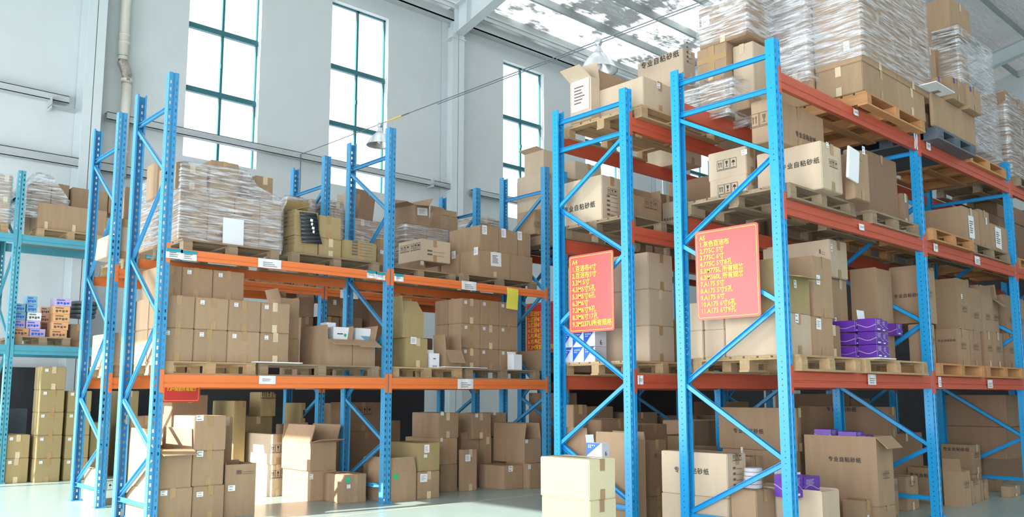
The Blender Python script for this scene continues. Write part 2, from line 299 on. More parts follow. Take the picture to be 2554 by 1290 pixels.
def carton(x0, x1, y0, y1, z0, z1, label, group=None, m='tan', tape='F', stick=None, flaps=None, zh=None, icons=None, extra=(), rz=None, name='cardboard_box', cat='box', flen=None, tilt=(0, 0), print_=None, fill=None):
    g = 0.003
    if tilt == (0, 0): x0, x1, y0, y1, z0, z1 = settle(x0, x1, y0, y1, z0, z1)
    SOLID.append((x0, x1, y0, y1, z0, z1, flaps is not None))
    w, d, h = x1 - x0 - 2 * g, y1 - y0 - 2 * g, z1 - z0 - 0.002; cx, cy = (x0 + x1) / 2, (y0 + y1) / 2
    NBOX[0] += 1; rz = random.uniform(-0.008, 0.008) if rz is None else rz
    if flaps is None:
        me = bpy.data.meshes.new('box_body'); bm = bmesh.new(); bmesh.ops.create_cube(bm, size=1)
        j = lambda: random.uniform(-0.0015, 0.0015)
        for v in bm.verts: v.co = Vector((v.co.x * w + j(), v.co.y * d + j(), (v.co.z + 0.5) * h))
        bmesh.ops.subdivide_edges(bm, edges=bm.edges[:], cuts=1, use_grid_fill=True)
        for v in bm.verts:   # cartons bulge and sag a little
            u = (1 - abs(2 * v.co.x / w)) if w else 0; t = 1 - abs(2 * v.co.y / d); q = 1 - abs(2 * v.co.z / h - 1)
            if t < 0.05: v.co.y += math.copysign(0.003 * u * q, v.co.y)
            if u < 0.05: v.co.x += math.copysign(0.003 * t * q, v.co.x)
        bmesh.ops.bevel(bm, geom=[e for e in bm.edges if e.calc_face_angle(0) > 1.2], offset=min(0.007, h * 0.04), segments=2, affect='EDGES')
        bm.to_mesh(me); bm.free(); me.materials.append(M[m])
        o = newobj(name, me, None, (cx, cy, z0), (0, 0, rz))
    else:
        b = MB(); t = 0.007
        b.box(-w / 2, w / 2, -d / 2, d / 2, 0, t).box(-w / 2, w / 2, -d / 2, -d / 2 + t, t, h).box(-w / 2, w / 2, d / 2 - t, d / 2, t, h)
        b.box(-w / 2, -w / 2 + t, -d / 2 + t, d / 2 - t, t, h).box(w / 2 - t, w / 2, -d / 2 + t, d / 2 - t, t, h)
        o = b.build(name, m, None, (cx, cy, z0), (0, 0, rz))
        for f, a in flaps.items():
            fl = flen or min(w, d) * 0.5; L_ = w if f in 'FB' else d; a = R(a); s = MB()
            k = 0.94; pts = [(-L_ / 2, 0), (L_ / 2, 0), (L_ / 2 * k, fl), (-L_ / 2 * k, fl)]
            vs = [(x, yy, zz) for zz in (-0.0035, 0.0035) for x, yy in pts]
            s.add(vs, BF)
            hinge = {'F': (0, -d / 2 + 0.0035, h), 'B': (0, d / 2 - 0.0035, h), 'L': (-w / 2 + 0.0035, 0, h), 'R': (w / 2 - 0.0035, 0, h)}[f]
            # panel lies in local XY, hinged on its X axis; angle 0 = straight up, 90 = outwards, level
            rzf = {'F': 0, 'B': math.pi, 'L': R(-90), 'R': R(90)}[f]
            fo = s.build('flap', m, o, hinge); fo.rotation_mode = 'XYZ'
            fo.rotation_euler = (math.pi / 2 + a, 0, rzf)
        if fill:
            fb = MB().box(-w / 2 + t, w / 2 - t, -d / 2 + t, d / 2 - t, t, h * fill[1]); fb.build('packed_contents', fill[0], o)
        tape = tape if flaps is None else None
    if tilt != (0, 0): o.rotation_euler = (tilt[0], tilt[1], rz)
    tag(o, label, cat, group)
    if tape and flaps is None:
        tw = 0.03; r = 0.10 if h > 0.22 else h * 0.3
        for f in tape:
            e = 0.0045; b = MB(); D = d if f == 'F' else w
            a0 = random.uniform(-0.02, 0.02)
            # the tape comes over the top edge and up from the bottom edge of the face
            b.add([(a0 - tw, -D / 2 - e, h - r), (a0 + tw, -D / 2 - e, h - r), (a0 + tw, -D / 2 - e, h + 0.002), (a0 - tw, -D / 2 - e, h + 0.002), (a0 + tw, D / 2, h + 0.003), (a0 - tw, D / 2, h + 0.003)], [(0, 1, 2, 3), (3, 2, 4, 5)]); tm = random.choice(['tape', 'tape', 'seam']); b.build('tape', tm, o, (0, 0, 0), (0, 0, FACE[f])); b = MB()
            b.add([(a0 - tw, -D / 2 - e, 0.002), (a0 + tw, -D / 2 - e, 0.002), (a0 + tw, -D / 2 - e, r * 0.9), (a0 - tw, -D / 2 - e, r * 0.9)], [(0, 1, 2, 3)])
            b.build('tape', tm, o, (0, 0, 0), (0, 0, FACE[f]))
    for f, a, z, sw, sh in (stick or []):
        b = sticker_mb(sw, sh); b.build('paper_label', ['paper', 'fade'], o, face_pos(w, d, f, a, z, 0.006), (R(90), random.uniform(-0.04, 0.04), FACE[f]))
    for f, a, z, s in (icons or []):
        icons_mb(s).build('handling_marks', 'ink' if m != 'tan' else 'fade', o, face_pos(w, d, f, a, z, 0.006), (R(90), 0, FACE[f]))
    for f, a, z, s in (zh or []):
        Lf = d if f == 'L' else w; s = min(s * 0.6, Lf * 0.13); a = max(-Lf / 2 + s * 3.5, min(Lf / 2 - s * 3.5, a))
        text(ZW, s, o, face_pos(w, d, f, a, z, 0.0065), (R(90), 0, FACE[f]), 'ink', bold=s * 0.012, align='CENTER')
    for f, a, z, lw, lh, n in (print_ or []):
        lines_mb(lw, lh, n).build('printed_form', 'fade', o, face_pos(w, d, f, a, z, 0.006), (R(90), 0, FACE[f]))
    for fn in extra: fn(o, w, d, h)
    return o
def geo(y, uc, vt, ur, ul=None, d=None, z0=None, vb=None):
    """box whose near vertical edge (left/front corner) stands on plane y; pixels read off the photo"""
    p = P(uc, vt, 1, y); x0, z1 = p.x, p.z
    x1 = P(ur, vt, 1, y).x
    y1 = P(ul, vt, 0, x0).y if ul is not None else y + d
    if z0 is None: z0 = P(uc, vb, 1, y).z
    return x0, x1, y, y1, z0, z1
def C1(label, y, uc, vt, ur, ul=None, d=None, z0=None, vb=None, **k):
    return carton(*geo(y, uc, vt, ur, ul, d, z0, vb), label, **k)
ORD = ['leftmost', 'second from left', 'third from left', 'fourth from left', 'fifth from left', 'sixth from left']
def rows_words(n): return {1: ['only'], 2: ['bottom', 'top'], 3: ['bottom', 'middle', 'top'], 4: ['bottom', 'second', 'third', 'top'], 5: ['bottom', 'second', 'third', 'fourth', 'top']}[n]
def stack(where, group, y, z0, us, vs, ul=None, d=None, nd=1, m='tan', stick=True, skip=(), col='plain brown', tape='F', deepcols=(0,), **k):
    vref = vs[0]; x = [P(u, vref, 1, y).x for u in us]; z = [z0] + [P(us[0], v, 1, y).z for v in vs]
    y1 = P(ul, vref, 0, x[0]).y if ul is not None else y + d
    rw = rows_words(len(vs)); n = len(us) - 1; out = []
    for r in range(len(vs)):
        for c in range(n):
            if (r, c) in skip: continue
            for q in range(nd if c in deepcols else 1):
                dd = (y1 - y) / nd
                lab = f"{col} carton, {rw[r] + ' row' if len(vs) > 1 else 'single layer'}{', ' + ORD[c] if n > 1 else ''}{', ' + ['front', 'rear one', 'third deep', 'fourth deep'][q] if nd > 1 and c in deepcols else ''}, {where}"
                st = [('F', -(x[c + 1] - x[c]) * 0.3 + random.uniform(-.01, .01), (z[r + 1] - z[r]) * 0.84, 0.045, 0.045)] if (stick and q == 0 and random.random() < 0.85) else None
                out.append(carton(x[c], x[c + 1], y + dd * q, y + dd * (q + 1), z[r], z[r + 1], lab, group, m, stick=st, tape=tape if q == 0 else None, **k))
    return out

# ---------------------------------------------------------------- pallets
def pallet(x0, x1, y0, y1, z0, label, m='wood', h=0.14, nb=3, plastic=False, name='wooden_pallet', group='pallets on the rack shelves', sideways=False):
    x0, x1 = clear_frames(x0, x1, y0, y1, z0); SOLID.append((x0, x1, y0, y1, z0, z0 + h, False))
    o = thing(name, label, 'pallet', ((x0 + x1) / 2, (y0 + y1) / 2, z0), group); w, d = x1 - x0, y1 - y0
    if plastic:
        b = MB().box(-w / 2, w / 2, -d / 2, d / 2, h - 0.03, h)
        for i in range(6): b.box(-w / 2, w / 2, -d / 2 + d * i / 6 + 0.01, -d / 2 + d * (i + 1) / 6 - 0.01, h, h + 0.004)
        b.build('deck', m, o, bevel=0.004); MB().box(-w / 2, w / 2, -d / 2, d / 2, 0, 0.02).build('bottom_deck', m, o)
        for i in range(3):
            for j in range(3):
                bw = 0.16; cx = (-1 + i) * (w / 2 - bw / 2); cy = (-1 + j) * (d / 2 - bw / 2); b = MB().box(cx - bw / 2, cx + bw / 2, cy - bw / 2, cy + bw / 2, 0.02, h - 0.03)
                for q in range(3): b.box(cx - bw * 0.3 + q * bw * 0.3 - 0.01, cx - bw * 0.3 + q * bw * 0.3 + 0.01, cy - bw / 2 - 0.006, cy - bw / 2, 0.03, h - 0.04)
                b.build('block', m, o)
        return o
    t = 0.018; sw = w / 2
    b = MB(); n = max(5, int(d / 0.13))
    for i in range(n):
        a = -d / 2 + d * i / n; jx = random.uniform(0, 0.012); b.box(-sw + jx, sw - jx, a + 0.012, a + d / n - 0.012, h - t, h)
    b.build('deck_boards', m, o)
    b = MB()
    for a in (-d / 2, -0.05, d / 2 - 0.1): b.box(-sw, sw, a, a + 0.1, 0, t)
    b.build('bottom_boards', m, o)
    if sideways:   # three stringers that run into the rack
        for i in range(3):
            cx = (-1 + i) * (sw - 0.05); MB().box(cx - 0.045, cx + 0.045, -d / 2, d / 2, t, h - t).build('stringer', m, o)
    else:
        for i in range(3):
            cx = (-1 + i) * (sw - 0.06); MB().box(cx - 0.05, cx + 0.05, -d / 2 + 0.01, d / 2 - 0.01, h - 2 * t, h - t).build('cross_board', m, o)
        for i in range(3):
            for j in range(3):
                cx = (-1 + i) * (sw - 0.06); cy = (-1 + j) * (d / 2 - 0.055); q = random.uniform(-0.004, 0.004)
                MB().box(cx - 0.05 + q, cx + 0.05 + q, cy - 0.05, cy + 0.05, t, h - 2 * t).build('block', m, o)
    return o

# ---------------------------------------------------------------- stretch film
def wrap(x0, x1, y0, y1, z0, z1, label, top=None, sag=0.012, group='stretch film around the pallet loads', inset=0.0):
    """film around a load; top = list of (fraction of x, height) giving a lowered, draped skyline"""
    pad = 0.012; xs = x0 - pad, x1 + pad; ys = y0 - pad, y1 + pad; st = 0.055
    nx, ny, nz = max(3, int((xs[1] - xs[0]) / st)), max(3, int((ys[1] - ys[0]) / st)), max(3, int((z1 - z0) / st))
    cx, cy = (xs[0] + xs[1]) / 2, (ys[0] + ys[1]) / 2; b = MB(); off = Vector((random.random() * 30, 3, 7))
    def ztop(x):
        if not top: return z1
        f = (x - xs[0]) / (xs[1] - xs[0])
        for (a, za), (c, zc) in zip(top, top[1:]):
            if a <= f <= c + 1e-6: return za + (zc - za) * (f - a) / max(1e-6, c - a)
        return top[-1][1]
    ring = [(xs[0] + (xs[1] - xs[0]) * i / nx, ys[0]) for i in range(nx)] + [(xs[1], ys[0] + (ys[1] - ys[0]) * i / ny) for i in range(ny)] + \
           [(xs[1] - (xs[1] - xs[0]) * i / nx, ys[1]) for i in range(nx)] + [(xs[0], ys[1] - (ys[1] - ys[0]) * i / ny) for i in range(ny)]
    n = len(ring); vs = []
    for k in range(nz + 1):
        for (x, y) in ring:
            z = z0 + (ztop(x) - z0) * k / nz; p = Vector((x, y, z)); q = noise.noise(Vector((x * 5, y * 5, z * 14)) + off) * sag * 0.5 + noise.noise(Vector((x * 2, y * 2, z * 3)) + off) * sag
            r = Vector((x - cx, y - cy, 0)).normalized(); q = abs(q) + 0.001; c = 1 - inset * (k / nz) ** 2
            vs.append((cx + (x - cx) * c + r.x * q - cx, cy + (y - cy) * c + r.y * q - cy, z - z0))
    b.add(vs, [(k * n + i, k * n + (i + 1) % n, (k + 1) * n + (i + 1) % n, (k + 1) * n + i) for k in range(nz) for i in range(n)])
    # loosely gathered top
    tv = []; c = 1 - inset
    for j in range(ny + 1):
        for i in range(nx + 1):
            x = xs[0] + (xs[1] - xs[0]) * i / nx; y = ys[0] + (ys[1] - ys[0]) * j / ny; z = ztop(x) + 0.01 + abs(noise.noise(Vector((x * 5, y * 9, 3)) + off)) * sag * 2.5
            tv.append(((x - cx) * c, (y - cy) * c, z - z0))
    b.add(tv, [(j * (nx + 1) + i, j * (nx + 1) + i + 1, (j + 1) * (nx + 1) + i + 1, (j + 1) * (nx + 1) + i) for j in range(ny) for i in range(nx)])
    o = b.build('stretch_film', 'wrap', None, (cx, cy, z0), smooth=True); return tag(o, label, 'plastic wrap', group)

# ---------------------------------------------------------------- racks
def post_mb(H, back=False, w=0.1, dep=0.085):
    b = MB(); s = -1 if back else 1; pz = 0.075; n = int(H / pz)
    def sheet(p, q, hole=None):
        (ax, ay), (bx, by) = p, q; L = math.hypot(bx - ax, by - ay)
        def pt(t, z): return (ax + (bx - ax) * t, s * (ay + (by - ay) * t), z)
        if not hole: b.add([pt(0, 0), pt(1, 0), pt(1, H), pt(0, H)], [(0, 1, 2, 3)]); return
        hw, hl, pitch = hole; t0, t1 = 0.5 - hw / L / 2, 0.5 + hw / L / 2
        for a, c in ((0, t0), (t1, 1)): b.add([pt(a, 0), pt(c, 0), pt(c, H), pt(a, H)], [(0, 1, 2, 3)])
        z = 0; k = int(H / pitch)
        for i in range(k + 1):
            zb = i * pitch - (pitch - hl) / 2 if i else 0; zt = min(H, i * pitch + (pitch - hl) / 2)
            if i == k: zt = H
            b.add([pt(t0, zb), pt(t1, zb), pt(t1, zt), pt(t0, zt)], [(0, 1, 2, 3)])
    sheet((0, 0), (w * 0.38, 0), (0.016, 0.034, 0.075)); sheet((w * 0.38, 0), (w * 0.44, 0.014)); sheet((w * 0.44, 0.014), (w * 0.56, 0.014)); sheet((w * 0.56, 0.014), (w * 0.62, 0))
    sheet((w * 0.62, 0), (w, 0), (0.016, 0.034, 0.075))
    sheet((0, 0), (0, dep), (0.008, 0.01, 0.05)); sheet((w, 0), (w, dep), (0.008, 0.01, 0.05)); sheet((0, dep), (0.018, dep)); sheet((w, dep), (w - 0.018, dep))
    return b
def cbar(b, x, p, q, wdt=0.045, dep=0.03, opn=-1):
    """C-channel from (y,z) p to q in the plane x"""
    a = Vector((x, p[0], p[1])); c = Vector((x, q[0], q[1])); d = (c - a) / 2; u = d.normalized().cross(Vector((1, 0, 0))); ctr = (a + c) / 2; t = 0.0018; ex = Vector((1, 0, 0))
    b.obox(ctr + ex * (-opn) * (dep / 2 - t), d, u * wdt / 2, ex * t)
    for s in (-1, 1): b.obox(ctr + u * s * (wdt / 2 - t), d, u * t, ex * dep / 2)
def sheet_paper(parent, x, y, z, w, h, head=False, name='paper_label', m='paper'):
    b = MB(); n = 6
    for i in range(n):
        u0, u1 = i / n, (i + 1) / n; f = lambda t: -0.004 * math.sin(t * 9 + x)
        b.add([(-w / 2 + w * u0, f(u0), -h / 2), (-w / 2 + w * u1, f(u1), -h / 2), (-w / 2 + w * u1, f(u1), h / 2), (-w / 2 + w * u0, f(u0), h / 2)], [(0, 1, 2, 3)])
    if head: b.box(-w / 2, w / 2, -0.0075, -0.006, h * 0.16, h / 2, 2)
    for i in range(2 if h < 0.1 else 3):
        zz = h * (0.1 - 0.2 * i); b.box(-w * 0.3, w * random.uniform(0.1, 0.35), -0.0072, -0.0062, zz - h * 0.035, zz + h * 0.02, 1)
    return b.build(name, [m, 'fade', 'tealp'], parent, (x, y, z), (0, random.uniform(-.01, .01), 0))
def rack(label, xs, yf, yb, H, levels, pats, pm='blue', bm_='orange', w=0.1, postbases=True, papers=(), nobeam=()):
    r = thing('pallet_rack', label, 'shelving', (xs[0], yf, 0), 'pallet racks'); ox, oy = xs[0], yf
    me = {}
    for bk in (0, 1):
        t = post_mb(H, bool(bk), w); o = t.build('upright_post', pm, r, solid=0.0025); me[bk] = o
    for i, x in enumerate(xs):
        for bk in (0, 1):
            o = me[bk] if i == 0 else me[bk].copy()
            if i: COL.objects.link(o); o.parent = r
            o.location = (x - ox, (yb - yf) if bk else 0, 0)
            yy = (yb - yf - 0.045) if bk else 0.045
            b = MB().box(-0.015, w + 0.015, yy - 0.075, yy + 0.075, 0, 0.008)
            for q in ((-0.005, -0.06), (w + 0.005, -0.06), (w + 0.005, 0.06)): b.box(q[0] - 0.008, q[0] + 0.008, yy + q[1] - 0.008, yy + q[1] + 0.008, 0.008, 0.022)
            b.build('base_plate', pm, o, (0, -((yb - yf) if bk else 0), 0))
        pat = pats[i % len(pats)]; hz, nodes = pat; D = yb - yf; Y = {'f': 0.05, 'b': D - 0.05}
        for z in hz:
            b = MB(); cbar(b, 0, (Y['f'], z), (Y['b'], z), opn=-1); b.build('brace', pm, r, (x - ox + w * 0.4, 0, 0))
        for k, (a, c) in enumerate(zip(nodes, nodes[1:])):
            b = MB(); cbar(b, 0, (Y[a[0]], a[1]), (Y[c[0]], c[1]), opn=1 if k % 2 == 0 else -1); b.build('brace', pm, r, (x - ox + w * (0.55 if k % 2 else 0.35), 0, 0))
    for i in range(len(xs) - 1):
        xa, xb = xs[i] + w - ox, xs[i + 1] - ox; L = xb - xa
        for li, (z, h) in enumerate(levels):
            for bk in (0, 1):
                if (i, li, bk) in nobeam: continue
                s = -1 if bk else 1; prof = [(0, 0), (0, 0.3 * h), (0.007, 0.34 * h), (0.007, 0.4 * h), (0, 0.44 * h), (0, 0.9 * h), (0.005, h), (0.045, h), (0.045, 0)]
                n = len(prof); vs = [(xx, s * p[0], p[1] - h) for xx in (0, L) for p in prof]
                b = MB().add(vs, [(k, (k + 1) % n, n + (k + 1) % n, n + k) for k in range(n)] + [tuple(range(n)), tuple(range(2 * n - 1, n - 1, -1))])
                o = b.build('shelf_beam', bm_, r, (xa, (yb - yf) if bk else 0, z))
                for e in (0, 1):
                    b = MB(); ex = -0.042 if e == 0 else L; hh = h + 0.10
                    b.box(ex, ex + 0.042, -0.006 if s > 0 else 0.002, -0.002 if s > 0 else 0.006, -h - 0.05, 0.05)
                    for q in range(3): b.box(ex + 0.014, ex + 0.026, s * -0.0085 if s > 0 else 0.006, s * -0.006 if s > 0 else 0.0085, -h - 0.02 + q * (h + 0.02) / 2.4, -h + 0.0 + q * (h + 0.02) / 2.4)
                    b.build('end_bracket', bm_, o)
                for (pi, pl, u, v, pw, ph, hd) in papers:
                    if pi == i and pl == li and not bk:
                        q = P(u, v, 1, yf); sheet_paper(o, q.x - ox - xa, -0.008, q.z - z, pw, ph, hd)
    return r

PAT1 = ([4.28, 0.2], [('b', 4.23), ('f', 3.58), ('b', 2.78), ('f', 2.1), ('b', 1.25), ('f', 0.73), ('b', 0.22)])
PAT1M = ([4.28, 0.2], [('f', 4.23), ('b', 3.58), ('f', 2.78), ('b', 2.1), ('f', 1.25), ('b', 0.73), ('f', 0.22)])
PAT5 = ([4.295, 3.977, 0.2], [('b', 3.94), ('f', 3.39), ('b', 2.71), ('f', 2.08), ('b', 1.40), ('f', 0.74), ('b', 0.22)])
PAT4 = ([4.29, 3.968, 0.2], [('f', 3.93), ('b', 3.32), ('f', 2.72), ('b', 2.04), ('f', 1.42), ('b', 0.77), ('f', 0.25)])
Z1, Z2 = 1.498, 2.79
rack('front left blue rack with two orange shelf levels facing the aisle', [3.21, 5.975, 8.735], 8.73, 9.73, 4.645, [(Z1, 0.13), (Z2, 0.105)], [PAT1, PAT1, PAT1M],
     papers=[(0, 1, 434, 633, 0.17, 0.1, True), (0, 1, 470, 638, 0.17, 0.1, True), (0, 1, 672, 658, 0.28, 0.1, False), (0, 1, 926, 685, 0.14, 0.09, True), (0, 1, 948, 689, 0.14, 0.09, True),
             (1, 1, 994, 693, 0.14, 0.09, True), (1, 1, 1169, 713, 0.26, 0.115, False), (0, 0, 666, 948, 0.2, 0.09, False), (1, 0, 1160, 958, 0.27, 0.13, False)])
rack('rear left blue rack standing back to back behind the front left rack', [3.33, 6.17, 9.02], 10.63, 11.63, 4.71, [(1.498, 0.13), (2.79, 0.11)], [PAT1, PAT1M, PAT1M],
     papers=[(0, 0, 760, 965, 0.3, 0.07, False), (1, 1, 870, 735, 0.3, 0.12, False)])
rack('blue rack behind the left racks, beside the last window, seen past their end', [9.33, 12.2, 15.1], 8.93, 9.96, 4.72, [(1.498, 0.13), (3.55, 0.12)], [PAT1], bm_='redor')
rack('bright blue rack nearest the camera at right with three red orange levels', [6.605, 9.6, 12.6, 15.6], 3.74, 4.86, 4.43, [(1.497, 0.14), (2.996, 0.145), (4.14, 0.15)], [PAT5, PAT5, PAT5, PAT5], pm='bright', bm_='redor',
     papers=[(0, 0, 2173, 947, 0.19, 0.1, False), (1, 0, 2342, 953, 0.08, 0.11, False), (1, 0, 2468, 958, 0.2, 0.1, False), (0, 1, 2147, 567, 0.13, 0.06, False), (1, 1, 2332, 618, 0.12, 0.09, False), (1, 1, 2436, 650, 0.2, 0.1, False),
             (0, 2, 2133, 281, 0.13, 0.06, False), (1, 2, 2314, 365, 0.12, 0.09, False)])
rack('blue rack with red orange beams, second from right, carrying the smaller list sign', [6.605, 9.6, 12.6], 5.43, 6.48, 4.43, [(1.497, 0.14), (2.996, 0.145), (4.14, 0.15)], [PAT4], pm='bright', bm_='redor', papers=[(0, 0, 1596, 948, 0.09, 0.09, False)])
rack('old blue and teal rack against the window wall at far left', [0.3, 3.12, 5.95], 14.4, 15.45, 4.68, [(2.03, 0.14), (3.70, 0.13)], [PAT1], pm='teal', bm_='teal')

# ---------------------------------------------------------------- the building
WY = 16.5
b = MB().box(-3.2, 33, -9, 17, -0.1, 0); struct('floor', b, 'floor')
b = MB(); p0 = P(1040, 1250, 2, 0)
WIN = [(-2.0, -0.45), (1.26, 2.81), (6.4, 7.95), (9.66, 11.21), (14.94, 16.49), (18.2, 19.75), (23.4, 24.95), (27.0, 28.55)]; SILL, HEAD = 5.98, 10.3
b = MB(); xp = -3.2
for a, c in WIN: b.box(xp, a, WY, WY + 0.24, 0, 11.2); b.box(a, c, WY, WY + 0.24, 0, SILL); b.box(a, c, WY, WY + 0.24, HEAD, 11.2); xp = c
b.box(xp, 33, WY, WY + 0.24, 0, 11.2)
struct('wall_back', b, 'wall')
for i, (a, c) in enumerate(WIN):
    f = 0.035; b = MB(); Y0, Y1 = WY + 0.14, WY + 0.2
    b.box(a, a + f, Y0, Y1, SILL, HEAD).box(c - f, c, Y0, Y1, SILL, HEAD).box(a, c, Y0, Y1, SILL, SILL + f).box(a, c, Y0, Y1, HEAD - f, HEAD).box((a + c) / 2 - 0.025, (a + c) / 2 + 0.025, Y0, Y1, SILL, HEAD)
    for z in (7.43, 8.77): b.box(a, c, Y0 - 0.03, Y1, z - 0.06, z + 0.05)
    b.box((a + c) / 2 - 0.03, (a + c) / 2 + 0.01, Y0 - 0.04, Y0, 8.0, 8.1)
    wo = struct(f'window_{i + 1}', b, 'winf')
    b = MB().box(a + f, c - f, WY + 0.165, WY + 0.171, SILL + f, HEAD - f); b.build('pane', 'glass', wo)
# door wall on the left (outside the frame): a wide loading door, plus an opening added for light on the rack ends
DZ = 5.2
b = MB().box(-3.2, -3.0, -9, 17, DZ, 16).box(-3.2, -3.0, -9, -6, 0, DZ).box(-3.2, -3.0, -6, 4.4, 4.2, DZ).box(-3.2, -3.0, 4.4, 7.4, 0, DZ).box(-3.2, -3.0, 15.5, 17, 0, DZ); struct('wall_left', b, 'wall')
b = MB().box(33, 33.2, -9, 17, 0, 17); struct('wall_right', b, 'wall')
b = MB().box(-3.2, 33, -9.2, -9, 0, 16.2); struct('wall_front', b, 'wall')
ZR = lambda y: 11.2 + (16.6 - y) * 0.2
# ceiling: foil sagging between the purlins
YP = [16.1 - 1.14 * k for k in range(22)]
b = MB(); nx = 90; ys = []
for k in range(len(YP) - 1):
    for j in range(4): ys.append((YP[k] + (YP[k + 1] - YP[k]) * j / 4, -0.05 * math.sin(math.pi * j / 4)))
ys.append((YP[-1], 0)); ys.insert(0, (17, 0)); vs = []
for (y, s) in ys:
    for i in range(nx + 1):
        x = -3.2 + 36.2 * i / nx; vs.append((x, y, ZR(y) + 0.02 + s * (1 + 0.8 * noise.noise(Vector((x * 0.9, y * 0.9, 0))))))
b.add(vs, [(j * (nx + 1) + i, (j + 1) * (nx + 1) + i, (j + 1) * (nx + 1) + i + 1, j * (nx + 1) + i + 1) for j in range(len(ys) - 1) for i in range(nx)])
struct('ceiling', b, 'foil', smooth=True)
for k, y in enumerate(YP):
    z = ZR(y); b = MB().box(-3.2, 33, y - 0.004, y + 0.004, z - 0.24, z).box(-3.2, 33, y - 0.07, y, z - 0.24, z - 0.234).box(-3.2, 33, y, y + 0.07, z - 0.006, z); struct('ceiling_purlin', b, 'purlin')
b = MB()
for xx in [x * 0.5 for x in range(20, 60)]: b.box(xx - 0.004, xx + 0.004, 4, 16.4, 0, 0)
# columns, rafters
for i, xc in enumerate((4.56, 13.02, 21.5, 30.0)):
    y0, y1 = 16.05, 16.5; hw = 0.19 if i else 0.16
    b = MB().box(xc - hw, xc + hw, y0, y0 + 0.014, 0, 10.3).box(xc - hw, xc + hw, y1 - 0.03, y1 - 0.016, 0, 10.9).box(xc - 0.005, xc + 0.005, y0, y1, 0, 10.6)
    b.box(xc - hw - 0.03, xc + hw + 0.03, y0 - 0.02, y0 + 0.16, 10.18, 10.21); struct('column', b, 'steelw')
    b = MB(); ye = -8.9; n = 12
    def zt(y): return ZR(y) - 0.25
    def zb(y): return zt(y) - (0.78 - 0.30 * min(1, (16.3 - y) / 7.0))
    for (xa, xb) in ((xc - 0.14, xc + 0.14),):
        pts = [16.4, 9.3, ye]
        for ya, yb2 in zip(pts, pts[1:]):
            for (za, zc, t) in ((zb(ya), zb(yb2), 0.016), (zt(ya), zt(yb2), -0.016)):
                b.add([(xa, ya, za), (xb, ya, za), (xb, yb2, zc), (xa, yb2, zc), (xa, ya, za + t), (xb, ya, za + t), (xb, yb2, zc + t), (xa, yb2, zc + t)], BF)
            b.add([(xc, ya, zb(ya)), (xc, yb2, zb(yb2)), (xc, yb2, zt(yb2)), (xc, ya, zt(ya))], [(0, 1, 2, 3)])
    for y in (16.06, 15.6): b.box(xc - 0.13, xc + 0.13, y - 0.008, y + 0.008, zb(y), zt(y))
    struct('ceiling_rafter', b, 'steelw')
    if i in (1,):
        for k in range(1, 6):
            y = YP[k * 1]; 
            b = MB().tube([(xc + 0.02, y, ZR(y) - 0.2), (xc + 0.02, y + 0.05, zb(y) + 0.08)], 0.012, 6)
            if k == 2: struct('ceiling_brace', b, 'steelw')
# eave gutter
b = MB().box(-3.2, 33, 16.22, 16.26, 10.72, 10.95).box(-3.2, 33, 16.22, 16.5, 10.72, 10.74).box(-3.2, 33, 16.05, 16.09, 10.95, 11.12); struct('trim_1', b, 'girt')
# wall girts
def girt(name, x0, x1, z0, z1, y=16.32): struct(name, MB().box(x0, x1, y, y + 0.012, z0, z1).box(x0, x1, y, y + 0.16, z0, z0 + 0.012).box(x0, x1, y, y + 0.16, z1 - 0.012, z1), 'girt')
girt('trim_2', 4.9, 13.0, 6.35, 6.49); girt('trim_3', 13.75, 22.0, 6.35, 6.49); girt('trim_4', -3.0, 4.25, 6.49, 6.62); girt('trim_5', -3.0, 6.3, 5.36, 5.52)
for xc in (4.56, 13.02): struct('trim_6', MB().box(xc - 0.62, xc - 0.2, 16.2, 16.45, 6.36, 6.37).box(xc - 0.62, xc - 0.61, 16.2, 16.45, 6.3, 6.52), 'girt')
# downpipe beside the left column
p = thing('downpipe', 'cream plastic downpipe with a taped bend beside the left wall column', 'pipe', (5.12, 16.33, 0))
b = MB().tube([(0, 0, 7.55), (0, 0, 11.0)], 0.09, 16); b.build('upper_pipe', 'pvc', p, smooth=True)
b = MB().tube([(0.09, -0.02, 5.3), (0.09, -0.02, 7.2)], 0.085, 16); b.build('lower_pipe', 'pvc', p, smooth=True)
MB().tube([(0, 0, 7.62), (0.0, 0, 7.5), (0.05, -0.01, 7.38), (0.09, -0.02, 7.26), (0.09, -0.02, 7.1)], 0.095, 16).build('taped_bend', 'silver', p, smooth=True)
for z, x in ((7.85, 0), (8.0, 0), (7.14, .09), (5.75, .09)): MB().tube([(x, 0, z), (x, 0, z + 0.05)], 0.105, 16).build('collar', 'pvc', p, smooth=True)

b = MB().box(4.9, 9.6, 12.75, 12.85, 0.0, 1.75); struct('wall_shade_screen', b, mat('shade_charcoal', (0.035, 0.035, 0.04), 0.8, var=0.2))  # dark sheets here and below are added in place of deep shade
b = MB().box(10.4, 17.5, 10.5, 10.6, 0.0, 1.9); struct('wall_shade_screen', b, bpy.data.materials['shade_charcoal'])
b = MB().box(3.0, 8.2, 16.2, 16.28, 0.0, 1.75); struct('wall_shade_screen', b, bpy.data.materials['shade_charcoal'])
b = MB().box(16.4, 16.5, 2.4, 9.0, 0.0, 4.2); struct('wall_shade_screen', b, bpy.data.materials['shade_charcoal'])
# floor line
b = MB().box(3.0, 12, 8.15, 8.2, 0.0, 0.003); struct('floor_line', b, mat('faded_yellow_line', (0.42, 0.45, 0.34), 0.5, var=0.1))
